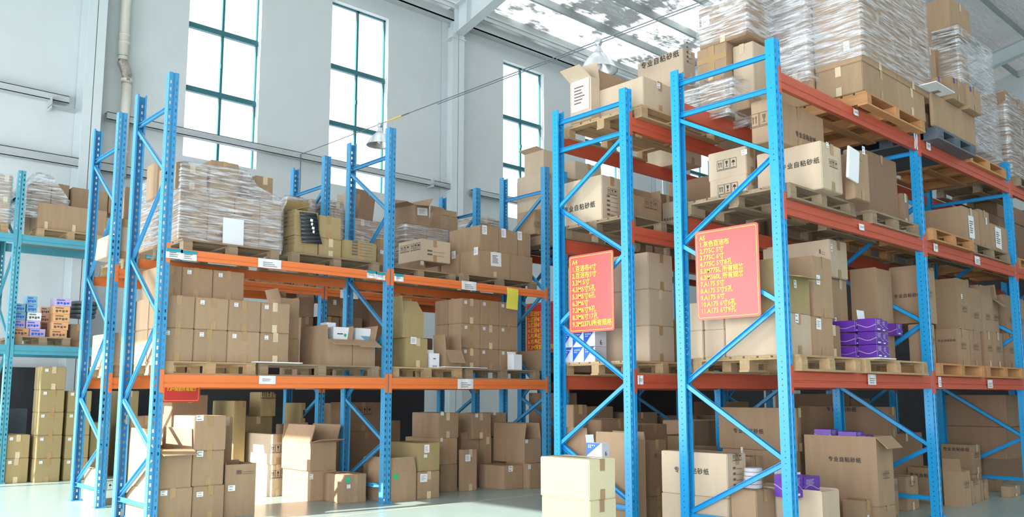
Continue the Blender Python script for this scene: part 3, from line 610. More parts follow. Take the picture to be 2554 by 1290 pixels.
#@@CONTENT
# ================================================================ loads
def PA(u0, u1, v, y0, y1, z0, label, **k):
    return pallet(P(u0, v, 1, y0).x, P(u1, v, 1, y0).x, y0, y1, z0, label, **k)
K1, K2, A2, A3 = 1.638, 2.93, 3.136, 4.28
w1 = 'front left rack, lower shelf'
w2 = 'front left rack, lower second bay'
wu = 'in film, upper left shelf'
wk = 'upper left shelf'
wb = 'upper left shelf, second bay'
wf = 'front left rack'
ws = 'second bay floor, left rack'
wr = 'rear left rack'
wq = 'rear left rack floor'
wl = 'far left rack'
wkf = 'far left floor'
wbk = 'rack beside the last window'
z3 = 3.55
w4 = 'list A4 rack'
w5 = 'on the floor of the ' + w4
w6 = 'nearest rack'
lw6 = 'lower shelf of the ' + w6
l2 = 'second bay of the lower shelf, ' + w6
m6 = 'middle shelf of the ' + w6
t6 = 'top shelf of the ' + w6
w10 = 'on the floor of the ' + w6
PA(399, 640, 915, 8.78, 9.70, Z1, 'pale wooden pallet on the lower orange shelf of the front left rack, at its left end')
PA(646, 948, 918, 8.78, 9.70, Z1, 'wooden pallet with black gaps on the lower orange shelf, under the open cartons of the front left rack', m='woodg')
PA(978, 1155, 925, 8.78, 9.70, Z1, 'weathered wooden pallet with thick blocks on the lower shelf, second bay of the front left rack', m='wood')
PA(1165, 1348, 932, 8.78, 9.70, Z1, 'grey wooden pallet at the right end of the lower shelf of the front left rack', m='woodg')
PA(455, 700, 620, 8.86, 9.74, Z2, 'wooden pallet with dark gaps under the film wrapped cartons, upper shelf of the front left rack', m='woodg')
PA(727, 949, 655, 8.86, 9.74, Z2, 'wooden pallet under the khaki cartons on the upper shelf of the front left rack', m='woodg')
PA(1155, 1345, 705, 8.88, 9.74, Z2, 'weathered wooden pallet on the upper shelf, second bay of the front left rack', m='woodg')
pallet(6.1, 7.3, 9.0, 9.74, Z2, 'wooden pallet almost hidden under the grey brown carton, ' + wb, m='woodg')
PA(243, 345, 945, 10.68, 11.6, Z1, 'wooden pallet on the lower shelf of the rear left rack, in the sun')
pallet(3.5, 4.7, 10.7, 11.6, Z2, 'wooden pallet at the end of the upper shelf of the rear left rack')
pallet(4.75, 5.95, 10.7, 11.6, Z2, 'wooden pallet under the grey wrapped load, upper shelf of the rear left rack')
pallet(6.4, 7.6, 10.7, 11.6, Z2, 'wooden pallet under the low wrapped load, second bay of the rear left rack')
pallet(7.7, 8.9, 10.7, 11.6, Z2, 'wooden pallet at the end of the second bay of the rear left rack')
PA(735, 880, 905, 10.68, 11.6, Z1, 'wooden pallet on the lower shelf of the rear left rack, behind the open cartons', m='woodg')
PA(92, 262, 575, 14.45, 15.4, 3.70, 'wooden pallet with thin dark slats on the upper shelf of the ' + wl, group='pallets on the rack shelves')
PA(-60, 22, 578, 14.45, 15.4, 3.70, 'light wooden pallet end left of the post on the upper shelf of the ' + wl)
PA(35, 178, 850, 14.45, 15.4, 2.03, 'grey wooden pallet under the colourful small boxes, ' + wl, m='woodg')
pallet(9.45, 10.6, 9.0, 9.9, z3, 'black plastic pallet high on the ' + wbk, m='black', plastic=True, name='plastic_pallet')
pallet(10.8, 12.0, 9.0, 9.9, z3, 'wooden pallet high on the rack beside the last window', m='woodg')
pallet(6.78, 8.2, 5.36, 6.5, 4.14, 'wooden pallet on the top shelf of the ' + w4, m='wood')
pallet(6.72, 7.9, 5.5, 6.5, 2.996, 'weathered pallet on the middle shelf of the ' + w4, m='woodg')
pallet(8.0, 9.3, 5.4, 6.5, 2.996, 'wooden pallet with splintered ends on the middle shelf of the ' + w4, m='woodg')
pallet(6.72, 7.85, 5.5, 6.5, 1.497, 'pale new pallet on the lower shelf of the ' + w4, m='wood')
pallet(7.95, 9.4, 5.5, 6.5, 1.497, 'pale pallet second from the end on the lower shelf of the ' + w4, m='wood')
pallet(6.75, 7.85, 3.68, 4.8, 1.497, 'pale new pallet at the end of the lower shelf of the ' + w6, m='wood')
pallet(7.95, 9.4, 3.68, 4.8, 1.497, 'pale pallet second on the lower shelf of the ' + w6, m='wood')
pallet(9.75, 11.1, 3.7, 4.8, 1.497, 'reddish pallet in the second bay of the lower shelf of the ' + w6, m='woodr', sideways=True)
pallet(11.2, 12.5, 3.7, 4.8, 1.497, 'reddish pallet at the far end of the second bay, lower shelf of the ' + w6, m='woodr', sideways=True)
pallet(6.72, 7.95, 3.70, 4.85, 2.996, 'weathered pallet at the end of the ' + m6, m='woodg')
pallet(8.35, 9.5, 3.72, 4.8, 2.996, 'weathered pallet second on the ' + m6, m='woodg')
pallet(9.75, 11.0, 3.68, 4.8, 2.996, 'reddish pallet in the second bay, ' + m6, m='woodr')
pallet(11.1, 12.4, 3.72, 4.8, 2.996, 'grey pallet at the far end of the second bay, ' + m6, m='woodg')
pallet(8.10, 9.50, 3.60, 4.80, 4.14, 'reddish brown pallet whose stringer ends stick out under the wrapped load, ' + t6, m='woodr', sideways=True)
pallet(9.80, 10.95, 3.58, 4.75, 4.14, 'dark grey plastic pallet in the second bay, ' + t6, m='plasticg', plastic=True, name='plastic_pallet')
pallet(11.1, 12.4, 3.7, 4.8, 4.14, 'reddish pallet under the tall wrapped load, second bay, ' + t6, m='woodr', sideways=True)
pallet(12.9, 14.2, 3.7, 4.8, 4.14, 'grey pallet in the third bay, ' + t6, m='woodg')
pallet(7.0, 8.3, 10.7, 11.6, 1.498, 'wooden pallet behind the khaki open carton, lower shelf of the ' + wr, m='woodg')
pallet(12.8, 14.1, 3.75, 4.8, 1.497, 'reddish pallet in the third bay, lower shelf of the nearest rack', m='woodr', sideways=True)
pallet(12.8, 14.1, 3.75, 4.8, 2.996, 'reddish pallet in the third bay, middle shelf of the nearest rack', m='woodr', sideways=True)

# ---- front left rack, lower shelf
stack(w1, 'brown cartons in the big stack on the lower left shelf', 8.84, K1, [398, 485, 569, 650, 723], [816, 733], d=0.84, nd=2)
stack('set back atop the big stack', 'brown cartons in the big stack on the lower left shelf', 9.02, P(398, 733, 1, 8.84).z, [408, 456, 534, 612], [660], d=0.62)
C1('plain carton standing behind the right end of the big stack, lower shelf of the front left rack', 9.3, 700, 843, 748, d=0.35, z0=K1)
C1('brown carton with raised flaps behind the right end of the big stack on the lower left shelf', 9.3, 700, 742, 748, d=0.35, z0=K1 + 0.42, flaps={'B': -2, 'L': 20}, flen=0.12)
C1('wide brown open carton packed with small white boxes, lower shelf of the front left rack', 8.84, 816, 845, 880, ul=748, z0=K1, flaps={'F': 112, 'L': -2, 'B': 0, 'R': 8}, flen=0.17, group='open cartons with their flaps up', stick=None, fill=('fade', 0.62))
C1('smaller open carton with bent flaps right of the wide one, beside the rack post, lower left shelf', 8.84, 881, 847, 937, d=0.62, z0=K1, flaps={'F': 118, 'B': -2, 'R': 15}, flen=0.19, group='open cartons with their flaps up', fill=('fade', 0.6))
def small_carton(label, x0, x1, y0, y1, z0, z1, m, parts=(), group=None, rz=0.0, tilt=(0, 0), lid=None, name='small_carton'):
    w, d, h = x1 - x0, y1 - y0, z1 - z0
    o = MB().box(-w / 2, w / 2, -d / 2, d / 2, 0, h).build(name, m, None, ((x0 + x1) / 2, (y0 + y1) / 2, z0), (tilt[0], tilt[1], rz), bevel=0.003)
    tag(o, label, 'box', group)
    for nm, f, mb, mm in parts: mb.build(nm, mm, o, face_pos(w, d, f, 0, 0, 0.0035), (R(90), 0, FACE[f]))
    if lid:
        MB().box(-w / 2, w / 2, -0.002, 0.002, 0, lid).build('lid_flap', m, o, (0, d / 2, h), (R(-8), 0, 0))
    return o
def sc(label, y, uc, vt, ur, z0, m, d=0.15, **k):
    p = P(uc, vt, 1, y); q = P(ur, vt, 1, y); return small_carton(label, p.x, q.x, y, y + d, z0, p.z, m, **k)
def lab_mb(w, h, bars=4):
    b = MB().rect(-w * 0.3, h * 0.75, w * 0.1, h * 0.82)
    for i in range(bars): b.rect(-w * 0.38 + i * w * 0.18, h * 0.1, -w * 0.38 + i * w * 0.18 + w * 0.1, h * 0.2)
    return b
ztop = P(816, 845, 1, 8.84).z
sc('white small box with a barcode and green emblem standing in the wide open carton', 8.95, 832, 815, 872, ztop - 0.06, 'white', parts=[('printed_text', 'F', lab_mb(0.2, 0.17), 'ink'), ('green_emblem', 'F', MB().poly([(0.05 + 0.02 * math.cos(t), 0.12 + 0.02 * math.sin(t)) for t in [i * 0.6 for i in range(10)]]), 'green')], group='small boxes in the open cartons')
sc('white small box leaning out of the left side of the wide open carton', 9.12, 815, 804, 838, ztop - 0.06, 'white', parts=[('barcode', 'F', lab_mb(0.12, 0.15, 5), 'fade')], group='small boxes in the open cartons')
sc('white and sky blue small box standing in the smaller open carton', 8.98, 887, 818, 925, ztop - 0.06, 'white', parts=[('blue_print', 'F', MB().poly([(-0.04, 0.125), (0.09, 0.03), (0.09, 0.125)]), 'sky')], group='small boxes in the open cartons')
def board(label, pts, y, z, th=0.012):
    b = MB(); o = MB(); xs = [P(u, v, 2, z) for u, v in pts]; c = sum(xs, Vector()) / len(xs); n = len(xs)
    vs = [(p.x - c.x, p.y - c.y, t) for t in (0, th) for p in xs]
    b.add(vs, [tuple(range(n))[::-1], tuple(range(n, 2 * n))] + [(k, (k + 1) % n, n + (k + 1) % n, n + k) for k in range(n)])
    return tag(b.build('foam_board', 'foam', None, (c.x, c.y, z)), label, 'board', 'white boards lying on the pallets')
def board2(label, x0, x1, y0, y1, z, rz=0.0, tilt=0.0):
    w, d = x1 - x0, y1 - y0
    return tag(MB().box(-w / 2, w / 2, -d / 2, d / 2, 0, 0.01).build('foam_board', 'foam', None, ((x0 + x1) / 2, (y0 + y1) / 2, z), (0, tilt, rz)), label, 'board', 'white boards lying on the pallets')
board2('thin white board poking out under the big stack, lower shelf of the front left rack', P(640, 907, 1, 8.70).x, P(755, 907, 1, 8.70).x, 8.70, 8.83, 1.642)

# lower shelf, second bay
C1('khaki carton with a white label beside the middle post, ' + w2, 8.86, 1013, 842, 1068, ul=979, z0=K1, m='khaki', stick=[('F', -0.06, 0.34, 0.09, 0.09)], tape='F')
C1('khaki open carton with a folded flap, stacked beside the middle post, ' + w2, 8.88, 1005, 780, 1058, ul=976, z0=P(1013, 842, 1, 8.86).z, m='khaki', flaps={'F': -38, 'L': 4, 'B': 2}, flen=0.22, group='open cartons with their flaps up')
stack(w2, 'cartons in the three wide stack on the second bay', 9.02, K1, [1151, 1198, 1245, 1292], [868, 806, 743], ul=1083, nd=2, tape='F')
C1('open carton leaning its flap outward, before the three wide stack, ' + w2, 8.84, 1112, 872, 1152, ul=1081, z0=K1, flaps={'F': 150, 'L': 5, 'B': 0, 'R': 0}, flen=0.2, group='open cartons with their flaps up')
sc('white small box with black print beside the khaki carton, ' + w2, 8.85, 1074, 881, 1096, K1, 'white', parts=[('printed_text', 'F', lab_mb(0.1, 0.15), 'ink')], group='small boxes on the left shelves', d=0.12, lid=0.05)
C1('long brown carton at the right end of the ' + w2, 8.86, 1329, 871, 1374, ul=1254, z0=K1, stick=[('F', -0.05, 0.3, 0.05, 0.05)])
sc('plain white upright box standing in front of the long brown carton at the right end', 8.80, 1281, 884, 1302, K1, 'white', d=0.13, group='small boxes on the left shelves', lid=0.04)
board2('white board lying across the pallet beside the small white box, second bay', P(1105, 918, 1, 8.78).x, P(1215, 918, 1, 8.78).x, 8.76, 9.0, 1.645, 0.05)

# ---- front left rack, upper shelf
SAB = lambda o, w, d, h: text('Saber', 0.055, o, face_pos(w, d, 'F', 0, h * 0.42, 0.006), (R(90), 0, 0), 'fade', 0.001, align='CENTER')
stack(wu, 'cartons in the wrapped load', 9.0, K2, [448, 519, 585, 648, 702], [549, 468], ul=346, nd=2, extra=[SAB], stick=False)
zz = P(448, 468, 1, 9.0).z
C1('carton on top of the middle of the wrapped load, upper left shelf', 9.05, 527, 397, 598, d=0.4, z0=zz, extra=[SAB])
C1('carton on top of the left end of the wrapped load, upper left shelf', 9.05, 440, 403, 520, d=0.5, z0=zz, group=None)
C1('carton at the back left corner on top of the wrapped load, upper left shelf', 9.6, 395, 400, 445, d=0.35, z0=zz)
a, c = P(448, 549, 1, 9.0).x, P(702, 549, 1, 9.0).x; ydeep = P(346, 549, 0, a).y
wrap(a, c, 8.99, ydeep, K2 + 0.02, P(448, 402, 1, 9.0).z, 'clear film around the cartons on the upper shelf of the front left rack', top=[(0, P(448, 405, 1, 9).z), (0.28, P(448, 398, 1, 9.0).z), (0.62, P(448, 398, 1, 9.0).z), (0.72, zz + 0.16), (1, zz + 0.03)], sag=0.015)
tag(MB().box(-0.12, 0.12, -0.002, 0.002, -0.155, 0.155).build('paper_sheet', 'paper', None, (P(584, 580, 1, 8.93).x, 8.95, P(584, 580, 1, 8.95).z), (R(-2), 0, 0)), 'blank white sheet hanging on the wrapped cartons of the front left rack', 'paper')
C1('small brown carton behind the top of the wrapped load, near the rack middle', 9.55, 597, 428, 628, d=0.25, z0=zz - 0.1)
C1('small upright carton with a film knot behind the right end of the wrapped load', 9.45, 625, 434, 683, d=0.3, z0=zz - 0.1, icons=[('F', 0, 0.1, 0.06)])
k = 'khaki cartons on the upper left shelf'
zk = P(733, 585, 1, 9.0).z
C1('khaki carton at the lower left of the pallet beside the wrapped load, ' + wk, 9.0, 735, 585, 795, ul=702, z0=K2, m='khaki', group=k, print_=[('L', 0.05, 0.22, 0.25, 0.16, 4)])
C1('khaki carton at the lower middle of the pallet beside the wrapped load, ' + wk, 9.0, 796, 592, 853, d=0.45, z0=K2, m='khaki', group=k)
C1('khaki open carton with dark film hanging out, ' + wk, 9.0, 735, 522, 795, ul=702, z0=zk, m='khaki', flaps={'B': -40, 'L': -70, 'F': -80}, flen=0.2, group=k, print_=[('L', 0.05, 0.2, 0.25, 0.16, 4)])
C1('khaki carton with two tape tabs at the upper middle, ' + wk, 9.0, 796, 535, 853, d=0.45, z0=zk, m='khaki', group=k)
C1('khaki carton with several printed lines and a film cover, ' + wk, 8.95, 855, 596, 949, d=0.5, z0=K2, m='khaki', group=k, print_=[('F', 0.02, 0.15, 0.3, 0.15, 5)])
b = MB(); n = 8
for i in range(n):
    f = i / n; g = (i + 1) / n; q = lambda t: (0.02 * math.sin(t * 7), )
    b.add([(-0.12 + 0.05 * f, -0.012 * math.sin(f * 6), -0.36 * f), (0.10 + 0.09 * f, -0.012 * math.sin(f * 6 + 1), -0.36 * f + 0.01), (0.10 + 0.09 * g, -0.012 * math.sin(g * 6 + 1), -0.36 * g + 0.01), (-0.12 + 0.05 * g, -0.012 * math.sin(g * 6), -0.36 * g)], [(0, 1, 2, 3)])
o = P(770, 532, 1, 8.96); so = b.build('plastic_sleeve', 'black', None, (o.x, 8.965, o.z), smooth=True, solid=0.006); tag(so, 'dark grey plastic sleeve hanging over the front of the open khaki carton', 'plastic sheet')
for i in range(4): MB().rect(-0.015, -0.02, 0.02 - 0.01 * (i % 2), 0.012).build('white_print', 'paper', so, (0.03 + 0.012 * i, -0.022, -0.08 - 0.045 * i), (R(90), 0.2, 0))
C1('small brown carton behind the post at the right end of the first bay, ' + wk, 9.2, 940, 595, 965, d=0.3, z0=K2, stick=[('F', 0, 0.2, 0.05, 0.05)])
# second bay
zb1 = P(1194, 622, 1, 8.98).z; x0 = P(1194, 622, 1, 8.98).x
g2 = 'cartons with white labels on the upper shelf, second bay'
for i, (ua, ub, nm) in enumerate([(1147, 1194, 'nearest the aisle'), (1102, 1147, 'in the middle'), (1060, 1102, 'furthest from the aisle')]):
    pass
yA = P(1147, 630, 0, x0).y
carton(x0, P(1273, 630, 1, 8.98).x, 8.98, yA, K2, zb1, 'brown carton with a marked white sheet, lower layer, ' + wb, g2, stick=[('L', 0.15, 0.36, 0.09, 0.11), ('F', 0.02, 0.27, 0.2, 0.2)], rz=0)
carton(P(1273, 630, 1, 8.98).x, P(1354, 640, 1, 8.98).x, 8.98, yA, K2, zb1, 'plain brown carton at the lower right corner, ' + wb, g2, rz=0)
yB = P(1102, 640, 0, x0).y; yC = P(1060, 645, 0, x0).y
carton(x0 - 0.02, x0 + 0.45, yA + 0.01, yB, K2, zb1 - 0.01, 'middle carton of the three whose pale ends face the room end, ' + wb, g2, stick=[('L', 0.1, 0.36, 0.09, 0.11)], rz=0)
carton(x0 - 0.05, x0 + 0.4, yB + 0.02, yC, K2, zb1 - 0.03, 'rearmost carton of the three whose pale ends face the room end, ' + wb, g2, stick=[('L', 0.08, 0.33, 0.09, 0.11)], rz=0)
xs4 = [P(u, 562, 1, 9.02).x for u in (1198, 1245, 1292, 1337)]; zt4 = P(1198, 560, 1, 9.02).z; yD = P(1120, 565, 0, xs4[0]).y
for i, nm in enumerate(['first', 'second', 'third']):
    carton(xs4[i], xs4[i + 1], 9.02, yD, zb1, zt4 - 0.01 * i, f'long brown carton with a white label, top layer, {nm} from the middle post, upper left shelf', g2, stick=[('F', -0.1, 0.3, 0.09, 0.13)], rz=0)
C1('grey brown carton under the lettered pale carton, ' + wb, 9.4, 1043, 650, 1062, ul=992, z0=K2 - 0.02, m='brown', stick=[('F', 0.0, 0.18, 0.05, 0.05)])
C1('pale carton with a row of dark letters, behind the long cartons, ' + wb, 9.35, 1050, 594, 1125, ul=993, z0=P(1043, 648, 1, 9.5).z, m='pale', icons=[('L', -0.1, 0.2, 0.07), ('L', 0.15, 0.2, 0.07)], print_=[('F', 0, 0.12, 0.3, 0.05, 2)])
# yellow paper on the beam, list signs
def hang(label, u0, v0, u1, v1, y, m, name='paper_sheet', cat='paper', **k):
    p = P(u0, v0, 1, y); q = P(u1, v1, 1, y); w, h = q.x - p.x, p.z - q.z; b = MB(); n = 7
    for i in range(n):
        f, g = i / n, (i + 1) / n; b.add([(0, -0.01 * math.sin(f * 5), -h * f), (w, -0.008 * math.sin(f * 4 + 1), -h * f - 0.01), (w, -0.008 * math.sin(g * 4 + 1), -h * g - 0.01), (0, -0.01 * math.sin(g * 5), -h * g)], [(0, 1, 2, 3)])
    return tag(b.build(name, m, None, (p.x, y, p.z), solid=0.002), label, cat)
hang('yellow paper hanging from the upper orange beam near the end of the front left rack', 1264, 717, 1292, 772, 8.715, 'yelp')
def sign(label, lines, org, W, H, rot, size, tilt=0.0, gap=None, bold=0.0013, top=0.045, sx=0.92):
    o = thing('list_sign', label, 'sign', org, 'red list signs'); o.rotation_euler = (0, tilt, rot)
    def rr(w, h, r):
        pts = []
        for cx, cy, a0 in ((w / 2 - r, h / 2 - r, 0), (-w / 2 + r, h / 2 - r, 90), (-w / 2 + r, -h / 2 + r, 180), (w / 2 - r, -h / 2 + r, 270)):
            pts += [(cx + r * math.cos(R(a0 + t * 22.5)), cy + r * math.sin(R(a0 + t * 22.5))) for t in range(5)]
        return pts
    pts = rr(W, H, 0.025); n = len(pts); b = MB(); b.add([(x, -0.003, y) for x, y in pts] + [(x, 0.003, y) for x, y in pts], [tuple(range(n)), tuple(range(2 * n - 1, n - 1, -1))] + [(k, (k + 1) % n, n + (k + 1) % n, n + k) for k in range(n)])
    b.build('board', 'red', o)
    p1, p2 = rr(W - 0.035, H - 0.035, 0.02), rr(W - 0.045, H - 0.045, 0.017); b = MB()
    b.add([(x, -0.0045, y) for x, y in p1] + [(x, -0.0045, y) for x, y in p2], [(k, (k + 1) % n, n + (k + 1) % n, n + k) for k in range(n)]); b.build('border_line', 'yel', o)
    gap = gap or (H - 0.09) / len(lines); size = min(size, gap * 0.98)
    for i, s in enumerate(lines): text(s, size, o, (-W / 2 + 0.05, -0.006, H / 2 - top - size * 0.75 - i * gap), (R(90), 0, 0), 'yel', bold=bold, sx=sx)
    return o
L5 = ['A5', '1.灰色百洁布', '2.775C 5寸', '3.775C 6寸', '4.775C 5寸8孔', '5.3M775L 所有规格', '6.3M360L 所有规格', '7.A175 5寸', '8.A175 5寸5孔', '9.A175 6寸', '10.A175 6寸6孔', '11.A175 6寸9孔']
L4 = ['A4', '1.百洁布4寸', '2.百洁布5寸', '3.3M 5寸', '4.3M5寸5孔', '5.3M5寸6孔', '6.3M6寸', '7.3M6寸9孔', '8.3M6寸17孔', '9.3M237U所有规格']
L3 = ['A3', '1.红砂5寸', '2.红砂6寸', '3.红砂6寸6孔', '4.红砂6寸8孔', '5.布基红砂5寸', '6.布基红砂6寸', '7.3M背胶所有规格']
# boards hang on the rack ends, facing the room end (-x); reading direction is towards -y
def endsign(label, lines, x, ul, ur, vt, vb, size, **k):
    a, c = P(ul, vt, 0, x), P(ur, vt, 0, x); e = P(ul, vb, 0, x); f = P(ur, vb, 0, x)
    H = ((a.z - e.z) + (c.z - f.z)) / 2; W = abs(a.y - c.y); org = (x, (a.y + c.y) / 2, (a.z + c.z + e.z + f.z) / 4)
    return sign(label, lines, org, W, H, R(-90), size, **k)
endsign('large red board with a yellow list headed A5, hung on the rack end nearest the camera', L5, 6.6, 1733, 1891, 567, 795, 0.082)
endsign('red board with a yellow list headed A4, hung on the second rack end from the right', L4, 6.6, 1419, 1530, 632, 828, 0.083)
endsign('dark red board with a yellow list headed A3, hanging behind the end post of the left racks', L3, 9.3, 1312, 1385, 755, 882, 0.1)
hs = sign('red board with its lower edge showing below the lower orange beam at left', ['7.3M背胶所有规格'], (P(452, 985, 1, 9.62).x, 9.62, P(452, 1004, 1, 9.62).z + 0.17), abs(P(500, 985, 1, 9.62).x - P(405, 985, 1, 9.62).x), 0.34, 0, 0.046, top=0.175)

# ---- floor of the front left rack
gf = 'cartons on the floor of the front left rack'
C1('pale brown carton at the lower front corner of the floor pile, ' + wf, 8.86, 378, 1222, 481, ul=308, z0=0, group=gf, stick=[('F', -0.1, 0.31, 0.07, 0.05)])
C1('open carton showing white packing, with a long flap hanging forward, ' + wf, 8.86, 390, 1122, 481, ul=318, z0=P(378, 1222, 1, 8.86).z, group=gf, flaps={'F': 105, 'R': 0, 'L': -2}, flen=0.2, fill=('paper', 0.9))
C1('brown carton with a white label, second in the bottom row of the floor pile, ' + wf, 8.86, 482, 1214, 561, d=0.5, z0=0, group=gf, stick=[('F', -0.1, 0.27, 0.07, 0.05)])
C1('brown carton with a white label in the middle layer of the floor pile, ' + wf, 8.86, 482, 1126, 561, d=0.5, z0=P(482, 1214, 1, 8.86).z, group=gf, stick=[('F', -0.1, 0.33, 0.07, 0.06)])
C1('large brown carton with partly open lid on top of the floor pile, ' + wf, 8.86, 486, 1038, 567, ul=432, z0=P(482, 1126, 1, 8.86).z, group=gf, stick=[('F', -0.12, 0.34, 0.08, 0.06)])
C1('tall brown carton behind the open one, its end lit by the sun, ' + wf, 9.35, 352, 1040, 430, d=0.4, z0=0.0, group=gf)
C1('tall narrow carton standing at the sunlit end of the floor pile, ' + wf, 9.42, 318, 1036, 352, d=0.34, z0=0.0, group=gf)
C1('tall open topped carton with a white label at the right end of the floor pile, ' + wf, 8.93, 562, 1160, 640, d=0.42, z0=0, group=gf, flaps={'B': 0, 'L': 0}, flen=0.02, stick=[('F', -0.1, 0.3, 0.08, 0.06)], print_=[('F', 0.05, 0.46, 0.2, 0.02, 2)])
C1('brown carton just behind the lidded one on the floor pile, ' + wf, 9.45, 560, 1040, 583, d=0.3, z0=0, group=gf)
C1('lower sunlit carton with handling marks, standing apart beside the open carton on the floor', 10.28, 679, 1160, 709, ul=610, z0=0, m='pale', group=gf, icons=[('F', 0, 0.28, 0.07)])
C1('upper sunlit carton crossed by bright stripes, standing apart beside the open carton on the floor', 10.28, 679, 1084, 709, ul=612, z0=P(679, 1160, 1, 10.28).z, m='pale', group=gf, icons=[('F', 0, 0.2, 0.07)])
zq = P(775, 1176, 1, 9.45).z
C1('brown carton under the wide open one, left of the middle post on the floor', 9.5, 776, 1176, 840, ul=704, z0=0, group=gf, stick=[('F', -0.18, 0.3, 0.05, 0.06)])
C1('brown open carton with four raised flaps, left of the middle post on the floor', 9.5, 775, 1104, 840, ul=703, z0=P(776, 1176, 1, 9.5).z, group=gf, flaps={'L': -18, 'B': -4, 'F': 80, 'R': 20}, flen=0.22, fill=('paper', 0.85))
C1('low brown carton with a green and a white sticker, left of the middle post on the floor', 9.05, 856, 1185, 915, ul=781, z0=0, group=gf, extra=[lambda o, w, d, h: MB().rect(-0.03, -0.03, 0.03, 0.03).build('green_sticker', 'green', o, face_pos(w, d, 'F', -0.1, h * 0.82, 0.006), (R(90), 0.05, 0))], stick=[('F', -0.09, 0.2, 0.05, 0.045)])
C1('brown carton behind the middle post on the floor, half hidden by the brace', 9.3, 944, 1142, 958, ul=905, z0=0, group=gf)
# second bay floor
gs = 'cartons on the floor, second bay of the front left rack'
C1('open brown carton with a green sticker just right of the middle post, ' + ws, 8.76, 975, 1178, 1039, d=0.5, z0=0, group=gs, flaps={'F': -10, 'L': 3}, flen=0.17, extra=[lambda o, w, d, h: MB().rect(-0.03, -0.03, 0.03, 0.03).build('green_sticker', 'green', o, face_pos(w, d, 'F', -0.12, h * 0.84, 0.006), (R(90), 0.05, 0))])
C1('brown carton with a white label under the torn label one, ' + ws, 8.78, 1041, 1178, 1097, d=0.45, z0=0, group=gs, stick=[('F', -0.08, 0.26, 0.11, 0.1)])
C1('large carton with a torn white label, second layer, ' + ws, 8.8, 1043, 1106, 1098, ul=973, z0=P(1041, 1178, 1, 8.78).z, m='khaki', group=gs, stick=[('F', -0.04, 0.28, 0.08, 0.1), ('F', -0.06, 0.19, 0.05, 0.04)])
C1('bottom carton of the three high column behind the torn label carton, ' + ws, 9.22, 1098, 1160, 1142, d=0.4, z0=0, group=gs)
C1('middle carton of the three high column behind the torn label carton, ' + ws, 9.22, 1095, 1094, 1142, ul=1010, z0=P(1098, 1160, 1, 9.22).z, group=gs, stick=[('F', -0.12, 0.33, 0.04, 0.05)])
C1('top carton of the three high column, its long side towards the post, ' + ws, 9.22, 1095, 1030, 1145, ul=1027, z0=P(1095, 1094, 1, 9.22).z, group=gs, stick=[('F', -0.12, 0.33, 0.05, 0.05)])
C1('tall narrow carton with a white label standing in front, ' + ws, 9.1, 1151, 1122, 1191, ul=1143, z0=0, group=gs, stick=[('F', -0.03, 0.44, 0.09, 0.09)])
C1('torn carton with white paper at its edge behind the tall narrow carton, left rack floor', 9.5, 1150, 1096, 1196, d=0.3, z0=0, group=gs, flaps={'F': -20, 'L': 20, 'R': 0}, flen=0.1)
C1('brown carton in the top row right of the three high column, ' + ws, 9.4, 1178, 1031, 1226, ul=1140, z0=P(1178, 1092, 1, 9.4).z, group=gs, stick=[('F', -0.1, 0.33, 0.05, 0.05)])
C1('brown carton under the top row, right of the three high column, ' + ws, 9.4, 1178, 1092, 1227, d=0.35, z0=0, group=gs)
C1('brown carton at the back of the top row, furthest right, ' + ws, 9.55, 1227, 1030, 1268, d=0.4, z0=P(1178, 1092, 1, 9.4).z, group=gs, stick=[('F', -0.1, 0.33, 0.05, 0.05)])
C1('brown carton carrying the back of the top row, ' + ws, 9.55, 1229, 1092, 1268, d=0.4, z0=0, group=gs)
C1('long low carton with a white label lying across the bay, ' + ws, 8.85, 1257, 1163, 1305, ul=1194, z0=0, group=gs, stick=[('F', -0.06, 0.28, 0.08, 0.08)])
C1('low brown carton beside the end post, ' + ws, 8.72, 1308, 1158, 1350, d=0.5, z0=0, group=gs, stick=[('F', -0.12, 0.3, 0.05, 0.06)])
C1('large open carton with raised flaps beside the end post, second layer, ' + ws, 8.82, 1308, 1096, 1352, ul=1230, z0=P(1308, 1158, 1, 8.72).z, group=gs, flaps={'L': -14, 'R': -4, 'B': 0}, flen=0.22, stick=[('F', -0.13, 0.3, 0.05, 0.05)], fill=('paper', 0.9))

# ---- rear left rack
gr = 'cartons on the rear left rack'
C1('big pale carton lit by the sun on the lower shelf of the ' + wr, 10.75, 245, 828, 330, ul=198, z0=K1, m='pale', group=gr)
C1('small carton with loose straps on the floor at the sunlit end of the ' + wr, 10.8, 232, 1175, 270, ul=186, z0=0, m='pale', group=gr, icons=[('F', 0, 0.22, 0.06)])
C1('pale carton leaning over the end of the upper shelf of the ' + wr, 10.72, 268, 585, 300, ul=239, z0=K2, m='pale', group=gr, tilt=(0, 0.06))
C1('pale carton second from the end on the upper shelf of the ' + wr, 10.72, 302, 545, 330, ul=282, z0=K2, m='pale', group=gr)
C1('tall brown carton at the upper shelf end of the ' + wr + ', seen between the posts', 10.9, 312, 465, 352, ul=300, z0=P(302, 548, 1, 10.72).z, group=gr)
C1('brown carton between the posts, beside the wrapped load, upper shelf of the ' + wr, 10.72, 331, 550, 372, d=0.6, z0=K2, group=gr)
def load(label, y, us, vs, z0, ulab, d=0.8, film=True, inset=0.03):
    stack(ulab, 'cartons inside wrapped loads', y, z0, us, vs, d=d, stick=False)
    if film: wrap(P(us[0], vs[0], 1, y).x, P(us[-1], vs[0], 1, y).x, y, y + d, z0, P(us[0], vs[-1], 1, y).z, label, inset=inset)
load('grey looking film over the low load right of the second bay frame, rear left rack', 10.78, [716, 752, 788], [545, 488], K2, 'under grey film behind the khaki cartons')
